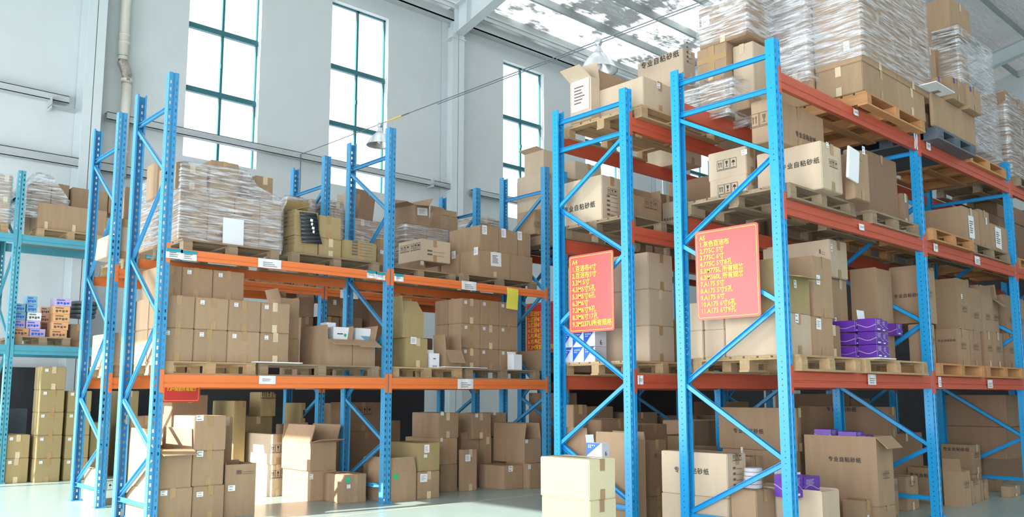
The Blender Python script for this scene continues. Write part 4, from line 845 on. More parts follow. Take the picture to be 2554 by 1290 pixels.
load('film around the narrow low load just right of the second bay frame, rear left rack', 10.78, [808, 832, 856], [553, 498], K2, 'under film right of the second frame')
load('film around the wide low load behind the middle post, rear left rack', 10.78, [877, 925, 962], [600, 543], K2, 'under film behind the middle post, rear left rack')
load('film around the load with the open carton on top, rear left rack', 10.78, [1010, 1065, 1120], [600, 557], K2, 'under film below the crooked open carton, rear left rack')
load('film around the low load behind the last frame of the left racks', 11.5, [1195, 1230, 1268], [575, 541], P(1195, 610, 1, 11.5).z, 'under film near the last frame, far behind the long cartons')
C1('crooked open carton with a white shipping form on top of the wrapped load, rear left rack', 10.82, 1036, 507, 1072, ul=985, z0=P(1036, 562, 1, 10.82).z, group=gr, flaps={'L': 75, 'B': 20, 'F': 100, 'R': 35}, flen=0.16, tilt=(0.05, -0.06), stick=[('F', 0.0, 0.25, 0.2, 0.12)])
C1('tall opened flat carton leaning above the wide low load, rear left rack', 11.0, 893, 482, 931, d=0.2, z0=P(893, 545, 1, 10.9).z, m='brown', group=gr, flaps={'B': 5}, flen=0.1, tilt=(0.1, 0.05))
C1('pale carton standing behind the leaning flat carton, rear left rack', 11.1, 866, 478, 892, d=0.3, z0=P(893, 545, 1, 10.9).z, m='pale', group=gr)
C1('small carton with white film on top behind the lower frame, rear left rack', 11.0, 1097, 535, 1143, d=0.35, z0=K2, group=gr)
C1('small upper carton with a raised lid behind the lower frame, rear left rack', 11.0, 1104, 522, 1140, d=0.35, z0=P(1097, 536, 1, 11.0).z, group=gr, flaps={'B': 0}, flen=0.12)
for (uc, vt, ur, vb_, lab) in [(752, 790, 795, None, 'low brown carton behind the wide open carton, lower shelf of the rear left rack'), (800, 788, 848, None, 'brown carton under the labelled one, lower shelf of the rear left rack'), (850, 790, 905, None, 'brown carton right of the rack post, lower shelf of the rear left rack')]:
    C1(lab, 10.8, uc, vt, ur, d=0.6, z0=K1, m='brown', group=gr)
C1('big brown carton with a small white label behind the post, lower shelf of the rear left rack', 10.8, 822, 738, 884, ul=803, z0=P(800, 789, 1, 10.8).z, m='brown', group=gr, stick=[('F', -0.12, 0.2, 0.05, 0.07)])
C1('open brown carton at the left behind the blue post, lower shelf of the rear left rack', 10.8, 745, 742, 790, d=0.5, z0=P(752, 791, 1, 10.8).z, m='brown', group=gr, flaps={'B': 0, 'R': -10}, flen=0.12)
C1('tall brown carton filling the corner behind the middle post, lower shelf of the rear left rack', 10.8, 925, 742, 985, d=0.6, z0=K1, m='brown', group=gr)
C1('brown carton standing behind the khaki ones, second bay, lower shelf of the rear left rack', 10.8, 1000, 840, 1080, d=0.6, z0=K1, m='brown', group=gr)
# rear rack, floor
gq = 'cartons on the floor of the rear left rack'
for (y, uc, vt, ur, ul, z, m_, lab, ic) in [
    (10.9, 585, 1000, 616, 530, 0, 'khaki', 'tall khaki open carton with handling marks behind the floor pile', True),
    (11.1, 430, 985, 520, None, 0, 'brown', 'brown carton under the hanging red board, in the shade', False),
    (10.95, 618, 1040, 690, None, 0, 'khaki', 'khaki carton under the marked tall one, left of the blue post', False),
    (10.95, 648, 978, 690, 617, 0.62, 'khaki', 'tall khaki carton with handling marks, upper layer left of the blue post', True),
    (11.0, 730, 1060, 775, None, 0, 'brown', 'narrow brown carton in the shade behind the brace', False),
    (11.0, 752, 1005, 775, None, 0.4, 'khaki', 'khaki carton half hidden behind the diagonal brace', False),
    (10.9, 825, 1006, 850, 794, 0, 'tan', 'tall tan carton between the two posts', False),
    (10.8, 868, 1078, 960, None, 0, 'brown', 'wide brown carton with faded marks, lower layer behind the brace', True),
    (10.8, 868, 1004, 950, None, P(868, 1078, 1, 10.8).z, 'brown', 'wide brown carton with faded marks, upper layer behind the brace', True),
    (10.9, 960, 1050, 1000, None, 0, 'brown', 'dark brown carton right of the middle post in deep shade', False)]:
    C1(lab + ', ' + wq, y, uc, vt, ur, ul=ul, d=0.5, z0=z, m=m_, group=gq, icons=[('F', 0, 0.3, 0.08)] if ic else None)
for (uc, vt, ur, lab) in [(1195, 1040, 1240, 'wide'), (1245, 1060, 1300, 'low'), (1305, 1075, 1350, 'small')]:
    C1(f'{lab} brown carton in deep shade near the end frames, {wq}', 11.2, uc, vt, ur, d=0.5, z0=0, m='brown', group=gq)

# ---- far left rack at the wall
gw = 'things on the old rack at the far left'
C1('long pale brown carton with three tape marks on the upper shelf of the ' + wl, 14.5, 96, 503, 270, ul=80, z0=3.84, m='tan', group=gw, tape=None, extra=[lambda o, w, d, h: [MB().rect(-0.025, 0, 0.025, 0.12).build('tape', 'seam', o, face_pos(w, d, 'F', a, 0.0, 0.006), (R(90), 0, 0)) for a in (-0.38, 0.02, 0.5)]])
C1('brown carton under crumpled film on top of the long one, ' + wl, 14.9, 82, 452, 130, d=0.35, z0=4.29, group=gw)
C1('brown taped carton on top of the long one, second from the post, ' + wl, 14.9, 131, 456, 175, d=0.35, z0=4.29, group=gw)
C1('brown carton on top of the long one, third from the post, ' + wl, 14.85, 181, 466, 272, d=0.4, z0=4.29, group=gw)
C1('brown carton at the right end on top of the long one, ' + wl, 14.85, 273, 480, 300, d=0.4, z0=4.29, group=gw)
wrap(P(60, 520, 1, 14.5).x, P(175, 460, 1, 14.5).x, 14.55, 15.3, 4.0, 4.72, 'crumpled clear film over the left end of the long carton, ' + wl, top=[(0, 4.45), (0.3, 4.72), (0.62, 4.66), (1, 4.34)], sag=0.05)
load('film around the brown load left of the post on the upper shelf of the ' + wl, 14.5, [-60, -10, 24], [560, 495, 425], 3.84, f'under film left of the post, upper shelf of the {wl}')
# colourful small boxes
def tiny(label, y, uc, vt, ur, vb_, m, pm='ink', d=0.25):
    p = P(uc, vt, 1, y); q = P(ur, vt, 1, y); r_ = P(uc, vb_, 1, y); w, h = q.x - p.x, p.z - r_.z
    b = MB()
    for i in range(4): b.rect(-w * 0.38 + i * w * 0.2, h * (0.25 + 0.08 * (i % 2)), -w * 0.38 + i * w * 0.2 + w * 0.14, h * 0.55)
    b.rect(-w * 0.4, h * 0.72, w * 0.1, h * 0.8)
    return small_carton(label, p.x, q.x, y, y + d, r_.z, p.z, m, parts=[('printed_pattern', 'F', b, pm), ('top_band', 'F', MB().rect(-w / 2, h * 0.88, w / 2, h * 0.99), 'white')], group='colourful small boxes on the far left rack')
zc = 2.17; yb_ = 14.55
vrow = [842 - 17.5 * i for i in range(8)]
for i, (u0, u1, r0, m_, what) in enumerate([
    (30, 71, 0, 'oran', 'orange'), (74, 113, 0, 'lilac', 'lilac'), (30, 60, 1, 'lilac', 'lilac'), (65, 100, 1, 'lilac', 'lilac'),
    (30, 60, 2, 'sky', 'blue'), (65, 100, 2, 'white', 'white crumpled'), (32, 60, 3, 'sky', 'blue'), (62, 88, 3, 'sky', 'blue'), (62, 88, 4, 'sky', 'blue'), 
    (126, 167, 0, 'oran', 'orange'), (128, 169, 1, 'oran', 'orange'), (131, 171, 2, 'oran', 'orange'), (130, 171, 3, 'oran', 'orange'), (132, 173, 4, 'lilac', 'lilac'),
    (98, 122, 2, 'peach', 'peach'), (98, 122, 3, 'peach', 'peach'), (102, 125, 1, 'brown', 'brown'), (102, 125, 0, 'brown', 'brown')]):
    wh = 'right tower' if u0 > 125 else ('middle heap' if u0 > 90 else 'left heap')
    p_ = P(u0, 842, 1, yb_); hh = 0.124
    side = 'front' if u0 < 62 else 'inner'
    y_ = yb_ + (0.3 if 95 < u0 < 126 else 0)
    x0_, x1_ = P(u0, 830, 1, y_).x, P(u1, 830, 1, y_).x; w_ = x1_ - x0_
    b = MB()
    for q in range(4): b.rect(-w_ * 0.38 + q * w_ * 0.2, hh * (0.2 + 0.08 * (q % 2)), -w_ * 0.38 + q * w_ * 0.2 + w_ * 0.14, hh * 0.5)
    b.rect(-w_ * 0.4, hh * 0.68, w_ * 0.1, hh * 0.8)
    small_carton(f'{what} small printed box, layer {["one", "two", "three", "four", "five"][r0]} from the pallet, {side} side of the {wh}', x0_, x1_, y_, y_ + 0.25, zc + r0 * hh, zc + (r0 + 1) * hh - 0.002, m_, parts=[('printed_pattern', 'F', b, 'cblue' if m_ in ('lilac', 'sky') else 'fade')], group='colourful small boxes on the far left rack', rz=random.uniform(-.06, .06) if u0 < 120 else 0.01)
for i in range(4):
    o = MB().lathe([(0.0, 0), (0.19, 0), (0.2, 0.02), (0.2, 0.05), (0.18, 0.06), (0.0, 0.06)], 20).build('sanding_disc_roll', 'plasticg', None, (P(205, 845, 1, 14.8).x + 0.01 * i, 14.9, 2.17 + 0.07 * i + 0.35), smooth=False); tag(o, f'dark grey flat roll, number {["one", "two", "three", "four"][i]} from below, in the small pile right of the colourful boxes', 'roll', 'flat rolls on the far left rack')
C1('dark carton under the flat rolls beside the colourful boxes, ' + wl, 14.6, 176, 808, 225, d=0.5, z0=2.17, m='brown', group=gw)
# floor
gk = 'khaki cartons on the floor of the far left rack'
stack(wkf + ', two high pile', gk, 14.42, 0, [5, 72], [1145, 1086], d=0.5, m='khaki', col='khaki', tape='F')
stack(wkf + ', five high pile', gk, 14.28, 0, [88, 152], [1145, 1087, 1029, 972, 914], ul=72, m='khaki', col='khaki', tape='F')
stack(wkf + ', four high pile behind the post', gk, 14.3, 0, [160, 220], [1145, 1087, 1029, 975], d=0.5, m='khaki', col='khaki', tape='F')
stack(wkf + ', pile between the two frames', gk, 14.4, 0, [222, 272], [1140, 1055], d=0.5, m='khaki', col='khaki', tape='F')
stack(wkf + ', pile seen between the front posts', gk, 14.6, 0, [290, 340], [1120, 1040, 975], d=0.5, m='khaki', col='khaki', tape='F')
small = C1('blue grey plastic crate standing behind the khaki piles, ' + wkf, 15.3, 15, 1020, 70, d=0.4, z0=0, m='plasticg', group=gw, tape=None, name='plastic_crate', cat='crate')
C1('dark brown carton at the left edge behind the post, ' + wkf, 14.9, -40, 985, 20, d=0.4, z0=0, m='brown', group=gw)

# ---- rack behind, beside the last window
gb = 'cartons on the rack beside the last window'
C1('small pale carton above the black pallet, ' + wbk, 9.05, 1313, 518, 1350, d=0.4, z0=z3 + 0.14, group=gb, icons=[('F', 0, 0.15, 0.06)])
C1('small carton left of the marked one above the black pallet, ' + wbk, 9.05, 1352, 520, 1395, d=0.5, z0=z3 + 0.14, group=gb)
C1('big pale carton on top, its end facing the windows, ' + wbk, 9.05, 1353, 428, 1420, ul=1289, z0=P(1313, 518, 1, 9.05).z + 0.12, m='pale', group=gb)
C1('tall pale carton rising behind the second rack end post, ' + wbk, 9.4, 1356, 372, 1400, d=0.45, z0=P(1353, 430, 1, 9.4).z, m='pale', group=gb, flaps={'L': 80}, flen=0.15)
C1('brown carton behind the second rack end, with a white sticker, ' + wbk, 9.1, 1405, 392, 1500, d=0.6, z0=P(1405, 440, 1, 9.1).z, m='pale', group=gb, stick=[('F', 0.1, 0.2, 0.05, 0.09)])
C1('long brown carton carrying the stickered one, ' + wbk, 9.1, 1405, 440, 1510, d=0.6, z0=z3 + 0.14, group=gb)
for i, (uc, vt, ur) in enumerate([(1385, 950, 1440), (1450, 985, 1530), (1560, 1000, 1640), (1650, 1010, 1740)]):
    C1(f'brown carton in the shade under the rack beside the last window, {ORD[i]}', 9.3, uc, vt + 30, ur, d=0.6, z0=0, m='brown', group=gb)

# ---- second rack from the right (A4 end)
g4 = 'cartons on the second rack from the right'
C1('pale carton with a crushed corner and an open lid, top shelf of the ' + w4, 5.42, 1604, 188, 1690, ul=1482, z0=A3, m='pale', group=g4, stick=[('F', -0.05, 0.3, 0.06, 0.06)])
C1('narrow open carton plastered with a white form, top shelf of the ' + w4, 6.02, 1474, 190, 1500, ul=1421, z0=A3, m='pale', group=g4, flaps={'L': 62, 'R': -5, 'B': 10}, flen=0.2, stick=[('L', 0.0, 0.3, 0.26, 0.36)])
C1('large open carton with an upright brown flap behind the crushed pale one, list A4 rack', 6.0, 1482, 205, 1600, d=0.45, z0=A3, m='tan', group=g4, flaps={'F': 2}, flen=0.22)
C1('carton carrying the lettered big pale one, hidden behind the open lid, top shelf of the ' + w4, 6.1, 1700, 190, 1745, ul=1600, z0=A3, m='pale', group=g4)
C1('big pale carton with black characters, rear of the top shelf of the ' + w4, 6.1, 1704, 118, 1734, ul=1588, z0=4.5, m='pale', group=g4, zh=[('L', 0, 0.3, 0.165)], print_=[('F', 0, 0.35, 0.12, 0.25, 5)])
C1('big pale carton with black characters on its end, middle shelf of the ' + w4, 5.93, 1500, 434, 1551, ul=1402, z0=A2, m='pale', group=g4, zh=[('L', -0.08, 0.17, 0.12)], icons=[('F', 0, 0.34, 0.05)], print_=[('F', 0, 0.18, 0.18, 0.2, 5)])
C1('brown open carton with handling marks, second on the middle shelf of the ' + w4, 5.7, 1580, 485, 1650, ul=1555, z0=A2, m='tan', group=g4, flaps={'B': 4, 'L': 4, 'R': -5}, flen=0.12, icons=[('F', 0.05, 0.22, 0.07)])
C1('pale carton with characters, third on the middle shelf of the ' + w4, 5.7, 1700, 497, 1760, ul=1650, z0=A2, m='pale', group=g4, zh=[('L', 0, 0.15, 0.08)])
C1('brown open carton behind the third one, middle shelf of the ' + w4, 6.1, 1640, 480, 1690, d=0.3, z0=A2, m='brown', group=g4)
stack('end column on the lower shelf of the ' + w4, g4, 5.6, K1, [1620, 1682], [811, 720, 628], ul=1500, m='pale', col='big pale', stick=False)
carton(7.85, 8.5, 5.6, 6.3, K1, K1 + 0.5, 'big pale carton behind the end column, lower shelf of the ' + w4, g4, 'pale')
def bw(label, x0, x1, y0, y1, z0, z1, lid=None):
    w, d, h = x1 - x0, y1 - y0, z1 - z0
    o = small_carton(label, x0, x1, y0, y1, z0, z1, 'white', group='blue and white small boxes', lid=lid, parts=[('blue_triangle', 'L', MB().poly([(-d / 2, h * 0.03), (d / 2 * 0.9, h), (-d / 2, h)]), 'cblue')])
    MB().rect(-w / 2, 0, w / 2, h).build('grey_panel', 'disc', o, face_pos(w, d, 'F', 0, 0, 0.003), (R(90), 0, 0))
    text('6', h * 0.5, o, face_pos(w, d, 'F', 0, h * 0.1, 0.006), (R(90), 0, 0), 'ink', align='CENTER')
    for r_ in range(2):
        for q in range(4 - 2 * r_): MB().rect(0, 0, 0.012, 0.012).build('white_print', 'white', o, (-w / 2 - 0.006, d / 2 - 0.025 - 0.022 * q, h * (0.78 - 0.14 * r_)), (R(90), 0, R(-90)))
    return o
hb = 0.165
for c_, (ya, yb2) in enumerate([(6.04, 6.2), (6.2, 6.36), (6.36, 6.5)]):
    for r_ in range(3):
        if r_ == 2 and c_ == 2: continue
        bw(f'blue and white box with a black figure, {["bottom", "middle", "top"][r_]} layer, {["nearest", "middle", "furthest"][c_]} column, {w4}', 6.78, 6.96, ya + 0.002, yb2 - 0.002, K1 + r_ * hb, K1 + (r_ + 1) * hb - 0.003)
# floor, A4 and in front of its end
gn = 'cream cartons standing in front of the rack ends'
x0, y0 = P(1471, 1250, 1, 5.0).x, 5.0; x1 = P(1537, 1150, 1, 5.0).x; y1 = P(1349, 1160, 0, x0).y
carton(x0, x1, y0, y1, 0, 0.40, 'lower cream carton standing on the floor in front of the second rack end', gn, 'cream', rz=0, tape='F')
carton(x0 - 0.005, x1 - 0.005, y0, y1 + 0.01, 0.40, P(1471, 1147, 1, 5.0).z, 'upper cream carton standing on the floor in front of the second rack end', gn, 'cream', rz=0, tape='F')
px = P(1501, 1140, 1, 5.12); bw('blue and white small box with a raised lid on top of the upper cream carton', px.x, px.x + 0.1, 5.12, 5.30, P(1471, 1147, 1, 5.0).z, P(1471, 1147, 1, 5.0).z + 0.12, lid=0.07)
g5 = 'cartons on the floor of the second rack from the right'
C1('tall open carton with a torn side behind the cream cartons, ' + w5, 5.55, 1558, 1100, 1610, ul=1475, z0=0.0, m='tan', group=g5, flaps={'L': 4, 'R': 2}, flen=0.08)
C1('crumpled open carton left of the torn one, ' + w5, 6.1, 1465, 1092, 1500, ul=1400, z0=0.0, m='brown', group=g5, flaps={'L': -4}, flen=0.1)
C1('brown carton under the bent edged one between the two rack ends, ' + w5, 5.75, 1622, 1240, 1662, ul=1598, z0=0.0, m='brown', group=g5)
C1('tall brown carton with a bent edge between the two rack ends, upper one', 5.75, 1620, 1098, 1662, ul=1598, z0=0.36, m='brown', group=g5, print_=[('F', 0, 0.42, 0.14, 0.02, 2)])
C1('wide open carton with leaning flaps further back between the two rack ends', 6.2, 1700, 1120, 1790, ul=1630, z0=0.3, m='tan', group=g5, flaps={'B': -5, 'L': 0}, flen=0.15)
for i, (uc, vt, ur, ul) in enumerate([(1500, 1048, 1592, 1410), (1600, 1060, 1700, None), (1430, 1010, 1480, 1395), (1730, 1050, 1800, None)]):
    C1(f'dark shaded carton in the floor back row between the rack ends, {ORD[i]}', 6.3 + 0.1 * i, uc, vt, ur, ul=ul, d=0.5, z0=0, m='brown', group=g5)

# ---- nearest right rack (A5)
g6 = 'cartons on the rack nearest the camera'
# lower shelf
xa = P(1962, 776, 1, 3.84).x; za = P(1962, 778, 1, 3.84).z
xs5 = [xa, P(2023, 776, 1, 3.84).x, P(2077, 776, 1, 3.84).x, P(2110, 780, 1, 3.84).x]
yl = P(1806, 790, 0, xa).y
carton(xs5[0], xs5[1], 3.84, yl, K1, za, 'pale carton at the shelf end, bottom row, long side to the room end, ' + lw6, g6, 'pale', rz=0, stick=[('F', -0.05, 0.33, 0.06, 0.08)])
carton(xs5[1], xs5[2], 3.84, 4.5, K1, za - 0.01, 'brown carton second in the bottom row, ' + lw6, g6, 'tan', rz=0, stick=[('F', -0.08, 0.3, 0.09, 0.1)])
carton(xs5[2], xs5[3], 3.9, 4.5, K1, za - 0.06, 'brown carton third in the bottom row, left of the purple boxes, ' + lw6, g6, 'brown', rz=0)
zo = P(1962, 668, 1, 3.84).z
carton(xs5[0], xs5[1] - 0.01, 3.84, 4.4, za, za + 0.33, 'open carton with a flap folded out and a purple box inside, ' + lw6, g6, 'khaki', flaps={'F': 100, 'L': 0}, flen=0.16, rz=0, stick=[('F', -0.05, 0.26, 0.05, 0.07)])
C1('tall carton with a small word near its top edge, second row, ' + lw6, 3.86, 2025, 636, 2074, ul=1960, z0=za, m='tan', group=g6, print_=[('F', 0, 0.62, 0.12, 0.02, 2)], stick=[('F', -0.1, 0.35, 0.07, 0.09)])
C1('brown carton behind the tall worded one, second row, ' + lw6, 4.15, 2075, 694, 2112, d=0.45, z0=za, m='tan', group=g6, stick=[('F', -0.13, 0.4, 0.04, 0.08)])
C1('big pale carton on top at the back, long side to the room end, ' + lw6, 4.1, 2070, 595, 2112, ul=1900, z0=P(2075, 695, 1, 4.15).z, m='pale', group=g6, stick=[('F', -0.16, 0.3, 0.04, 0.08)])
C1('two tone pale carton leaning at the very end behind the list sign, ' + lw6, 4.3, 1905, 668, 1925, ul=1760, z0=za, m='pale', group=g6)
# cartons at the rear end, seen left of the big one
zr = P(1803, 845, 0, 6.9).z
for r_ in range(2):
    for c_ in range(2):
        carton(6.9, 7.4, 4.53 + 0.24 * c_, 4.76 + 0.24 * c_, K1 + r_ * 0.27, K1 + (r_ + 1) * 0.27, f'whitish carton below the large list sign, {["bottom", "top"][r_]} layer, {["nearer", "further"][c_]} one, {lw6}', g6, 'pale')
# purple boxes
def purple(label, x0, x1, y0, y1, z0, z1, lid=None, **k):
    w, d, h = x1 - x0, y1 - y0, z1 - z0; b = MB()
    for i in range(5): b.rect(-w * 0.42, h * (0.86 - 0.06 * i), w * (0.1 - 0.05 * (i % 3)), h * (0.875 - 0.06 * i))
    b.rect(-w * 0.38, h * 0.1, w * 0.05, h * 0.2)
    n = 12; s = MB()
    for i in range(n):
        f, g_ = i / n, (i + 1) / n; c = lambda t: h * (0.42 + 0.13 * math.sin(t * 5)); s.add([(-w / 2 + w * f, c(f), 0), (-w / 2 + w * g_, c(g_), 0), (-w / 2 + w * g_, c(g_) + h * 0.05, 0), (-w / 2 + w * f, c(f) + h * 0.05, 0)], [(0, 1, 2, 3)])
    o = small_carton(label, x0, x1, y0, y1, z0, z1, 'purple', parts=[('printed_text', 'F', b, 'white'), ('light_swirl', 'F', s, 'lilac')], group='purple small boxes', **k)
    s2 = MB()
    for i in range(n):
        f, g_ = i / n, (i + 1) / n; c = lambda t: h * (0.42 + 0.13 * math.sin(t * 5 + 2)); s2.add([(-d / 2 + d * f, c(f), 0), (-d / 2 + d * g_, c(g_), 0), (-d / 2 + d * g_, c(g_) + h * 0.05, 0), (-d / 2 + d * f, c(f) + h * 0.05, 0)], [(0, 1, 2, 3)])
    s2.build('light_swirl', 'lilac', o, face_pos(w, d, 'L', 0, 0, 0.0035), (R(90), 0, R(-90)))
    if lid: MB().box(-w / 2, w / 2, -0.002, 0.002, 0, lid).build('lid_flap', 'white', o, (0, d / 2 - 0.01, h), (R(-6), 0, 0))
    return o
y0 = 3.66; xp0 = P(2189, 890, 1, y0).x; xp1 = P(2206, 890, 1, y0).x; xp2 = P(2226, 890, 1, y0).x; hp = (P(2189, 796, 1, y0).z - K1) / 3; yp1 = P(2142, 890, 0, xp0).y
for r_ in range(3):
    rw_ = ['bottom', 'middle', 'top'][r_]
    purple(f'purple printed box, {rw_} of the front tower on the {lw6}', xp0, xp1, y0, yp1, K1 + 0.012 + hp * r_, K1 + 0.012 + hp * (r_ + 1) - 0.004, lid=0.09 if r_ == 2 else None)
    purple(f'purple printed box, {rw_} of the tower right of the front one, {lw6}', xp1 + 0.008, xp2, y0 + 0.03, y0 + 0.3, K1 + 0.012 + hp * r_, K1 + 0.012 + hp * (r_ + 1) - 0.012)
    purple(f'purple printed box, {rw_} of the rear tower, nearest the pale cartons, {lw6}', xp0 - 0.03, xp1 - 0.03, yp1 + 0.01, yp1 + 0.25, K1 + 0.012 + hp * r_, K1 + 0.012 + hp * (r_ + 1) - 0.014)
board2('thin white board under the purple towers on the lower shelf of the rack nearest the camera', xp0 - 0.02, xp2 + 0.02, y0 - 0.03, y0 + 0.55, K1 - 0.0, 0.0)
C1('tall open carton behind the purple towers, ' + lw6, 4.1, 2185, 668, 2232, ul=2118, z0=K1, m='tan', group=g6, flaps={'L': 0}, flen=0.01)
C1('big lettered carton in the second row right of the purple towers, ' + lw6, 3.9, 2298, 668, 2330, ul=2215, z0=P(2298, 803, 1, 3.9).z, m='tan', group=g6, zh=[('L', 0.1, 0.3, 0.09)], icons=[('F', 0, 0.34, 0.05)], flaps={'L': 0, 'R': -3}, flen=0.04)
C1('brown carton in the bottom row beside the first inner post, ' + lw6, 3.8, 2297, 805, 2331, ul=2250, z0=K1, m='tan', group=g6, stick=[('F', -0.1, 0.36, 0.04, 0.05)], icons=[('F', 0.02, 0.25, 0.05)])
C1('narrow khaki carton behind the purple towers, ' + lw6, 4.2, 2232, 800, 2245, d=0.4, z0=K1, m='khaki', group=g6)
purple('purple box peeping out between the brown cartons beside the inner post, ' + lw6, P(2237, 806, 1, 4.0).x, P(2250, 806, 1, 4.0).x, 4.0, 4.2, K1 + 0.3, P(2237, 806, 1, 4.0).z)
# second bay lower shelf
g7 = 'cartons in the second bay of the lower shelf, nearest rack'
zl = P(2385, 818, 1, 3.95).z
C1('brown carton with characters, first in the bottom row, ' + l2, 3.95, 2385, 818, 2416, ul=2330, z0=K1, group=g7, m='tan', zh=[('L', 0.25, 0.3, 0.09)], icons=[('F', 0, 0.25, 0.05)])
C1('open brown carton, first in the top row, ' + l2, 3.95, 2385, 693, 2416, ul=2325, z0=zl, group=g7, m='tan', flaps={'R': 0, 'B': 0}, flen=0.02, icons=[('F', 0, 0.25, 0.05)], stick=[('F', -0.08, 0.4, 0.05, 0.06)])
for i, (ua, ub) in enumerate([(2417, 2445), (2446, 2474), (2475, 2500), (2506, 2532), (2534, 2556), (2558, 2580)]):
    C1(f'brown carton with handling marks, {["second", "third", "fourth", "fifth", "sixth", "seventh"][i]} in the bottom row, {l2}', 3.95, ua, 822 + 3 * i, ub, d=0.6, z0=K1, group=g7, m='tan', icons=[('F', 0, 0.25, 0.05)])
    C1(f'brown opened carton, {["second", "third", "fourth", "fifth", "sixth", "seventh"][i]} in the top row, {l2}', 3.98, ua, 728 + 8 * i, ub, d=0.6, z0=zl, group=g7, m='tan', flaps={'L': (0, 4, -30, 0, 4, 0)[i], 'R': 0, 'F': (-3, -3, 130, -3, -3, 0)[i]}, flen=(0.06, 0.14, 0.2, 0.1, 0.1, 0.1)[i], icons=[('F', 0, 0.2, 0.05)])
purple('purple box sticking out of an opened carton in the top row, ' + l2, P(2410, 712, 1, 4.1).x, P(2424, 712, 1, 4.1).x, 4.1, 4.3, P(2410, 745, 1, 4.1).z, P(2410, 712, 1, 4.1).z)

# middle shelf
g8 = 'cartons on the middle shelf of the rack nearest the camera'
xu = P(2047, 349, 1, 3.62).x; zu = P(2047, 349, 1, 3.62).z
carton(xu, P(2098, 365, 1, 3.62).x, 3.62, 4.28, A2, zu, 'big pale carton with black characters and handling marks, ' + m6, g8, 'pale', rz=0.0, zh=[('L', 0.12, 0.24, 0.1)], icons=[('F', 0.02, 0.26, 0.05)], stick=[('F', -0.08, 0.42, 0.05, 0.05)])
C1('tall carton with a white bag taped to it, second on the ' + m6, 3.60, 2128, 368, 2165, ul=2100, z0=A2, m='tan', group=g8, stick=[('F', 0.05, 0.5, 0.06, 0.08)])
tag(MB().box(-0.11, 0.11, -0.012, 0.012, -0.25, 0.06).build('plastic_bag', 'paper', None, (P(2128, 380, 1, 3.54).x + 0.02, 3.55, P(2128, 385, 1, 3.54).z), (0.03, 0.12, 0), bevel=0.01), 'crumpled white bag hanging on the tall carton, middle shelf of the rack nearest the camera', 'bag')
C1('large smooth brown carton, third on the ' + m6, 3.9, 2160, 372, 2234, d=0.6, z0=A2, m='brown', group=g8)
C1('lower smooth brown carton at the inner post, ' + m6, 3.86, 2235, 475, 2282, d=0.6, z0=A2, m='brown', group=g8)
C1('tan carton with black characters stacked on the big pale one, ' + m6, 3.9, 1928, 240, 2051, ul=1870, z0=zu, m='tan', group=g8, zh=[('F', 0.1, 0.12, 0.1)], icons=[('L', 0.02, 0.22, 0.09)], stick=[('L', 0.12, 0.36, 0.05, 0.05)])
C1('pale carton with boxed marks, lower of two at the end of the ' + m6, 4.33, 1862, 432, 1890, ul=1768, z0=A2, m='pale', group=g8, icons=[('L', 0.0, 0.14, 0.07)])
C1('pale carton with boxed marks, upper of two at the end of the ' + m6, 4.35, 1860, 362, 1885, ul=1764, z0=P(1862, 432, 1, 4.35).z, m='pale', group=g8, icons=[('L', 0.0, 0.14, 0.07)], stick=[('L', 0.2, 0.22, 0.06, 0.05)])
C1('narrow brown carton standing behind the film bundle, ' + t6, 4.45, 1868, 228, 1900, ul=1820, z0=4.14, m='tan', group=g8)
C1('brown carton right of the inner post with a marked white sheet, ' + m6, 3.8, 2400, 512, 2440, ul=2300, z0=A2, m='tan', group=g8, stick=[('F', -0.02, 0.22, 0.18, 0.28)])
C1('plain carton behind the marked sheet, second bay, ' + m6, 3.82, 2441, 520, 2466, d=0.7, z0=A2, m='tan', group=g8, stick=[('F', 0.05, 0.38, 0.05, 0.09)])
C1('brown carton with a hand written white sheet, second bay, ' + m6, 3.8, 2470, 555, 2528, d=0.7, z0=A2, m='tan', group=g8, stick=[('F', -0.08, 0.2, 0.22, 0.28)])
C1('wide brown carton at the back of the second bay, ' + m6, 4.4, 2440, 520, 2560, d=0.4, z0=A2, m='brown', group=g8)
C1('brown carton above the wide one at the back of the second bay, ' + m6, 4.4, 2470, 490, 2560, d=0.4, z0=P(2440, 522, 1, 4.4).z, m='brown', group=g8)
C1('brown carton in the third bay seen past the post, ' + m6, 4.0, 2560, 600, 2620, d=0.5, z0=A2, m='brown', group=g8)

# top shelf
g9 = 'cartons on the top shelf of the rack nearest the camera'
xb = P(2150, 150, 1, 3.62).x; xm = P(2237, 190, 1, 3.62).x; xe = P(2318, 225, 1, 3.62).x
zb = [A3, P(2150, 150, 1, 3.62).z, P(2148, 12, 1, 3.62).z]; zb.append(2 * zb[2] - zb[1]); hz_ = zb[2] - zb[1]
lv = ['bottom', 'second', 'third', 'fourth']
zb.append(zb[3] + hz_ * 0.8)
for r_ in range(4):
    for c_, (xa_, xc_) in enumerate([(xb, xm), (xm, xe)]):
        if r_ == 3 and c_ == 1: continue
        carton(xa_, xc_, 3.62, 4.12, zb[r_], zb[r_ + 1], f'{lv[r_]} layer carton of the tall wrapped load, aisle side {["left", "right"][c_]}, nearest rack', g9, 'tan', rz=0, stick=[('L', 0.1, 0.5, 0.06, 0.1)] if (c_ == 0 and r_ == 0) else None, tape='FL' if r_ == 0 and c_ == 0 else 'F')
    for q in range(2):
        ya_ = 4.13 + 0.45 * q; carton(xb, xm, ya_, ya_ + 0.43, zb[r_], zb[r_ + 1], f'{lv[r_]} layer carton of the tall wrapped load, end side, {["second", "third"][q]} from aisle', g9, 'tan', rz=0, tape='L')
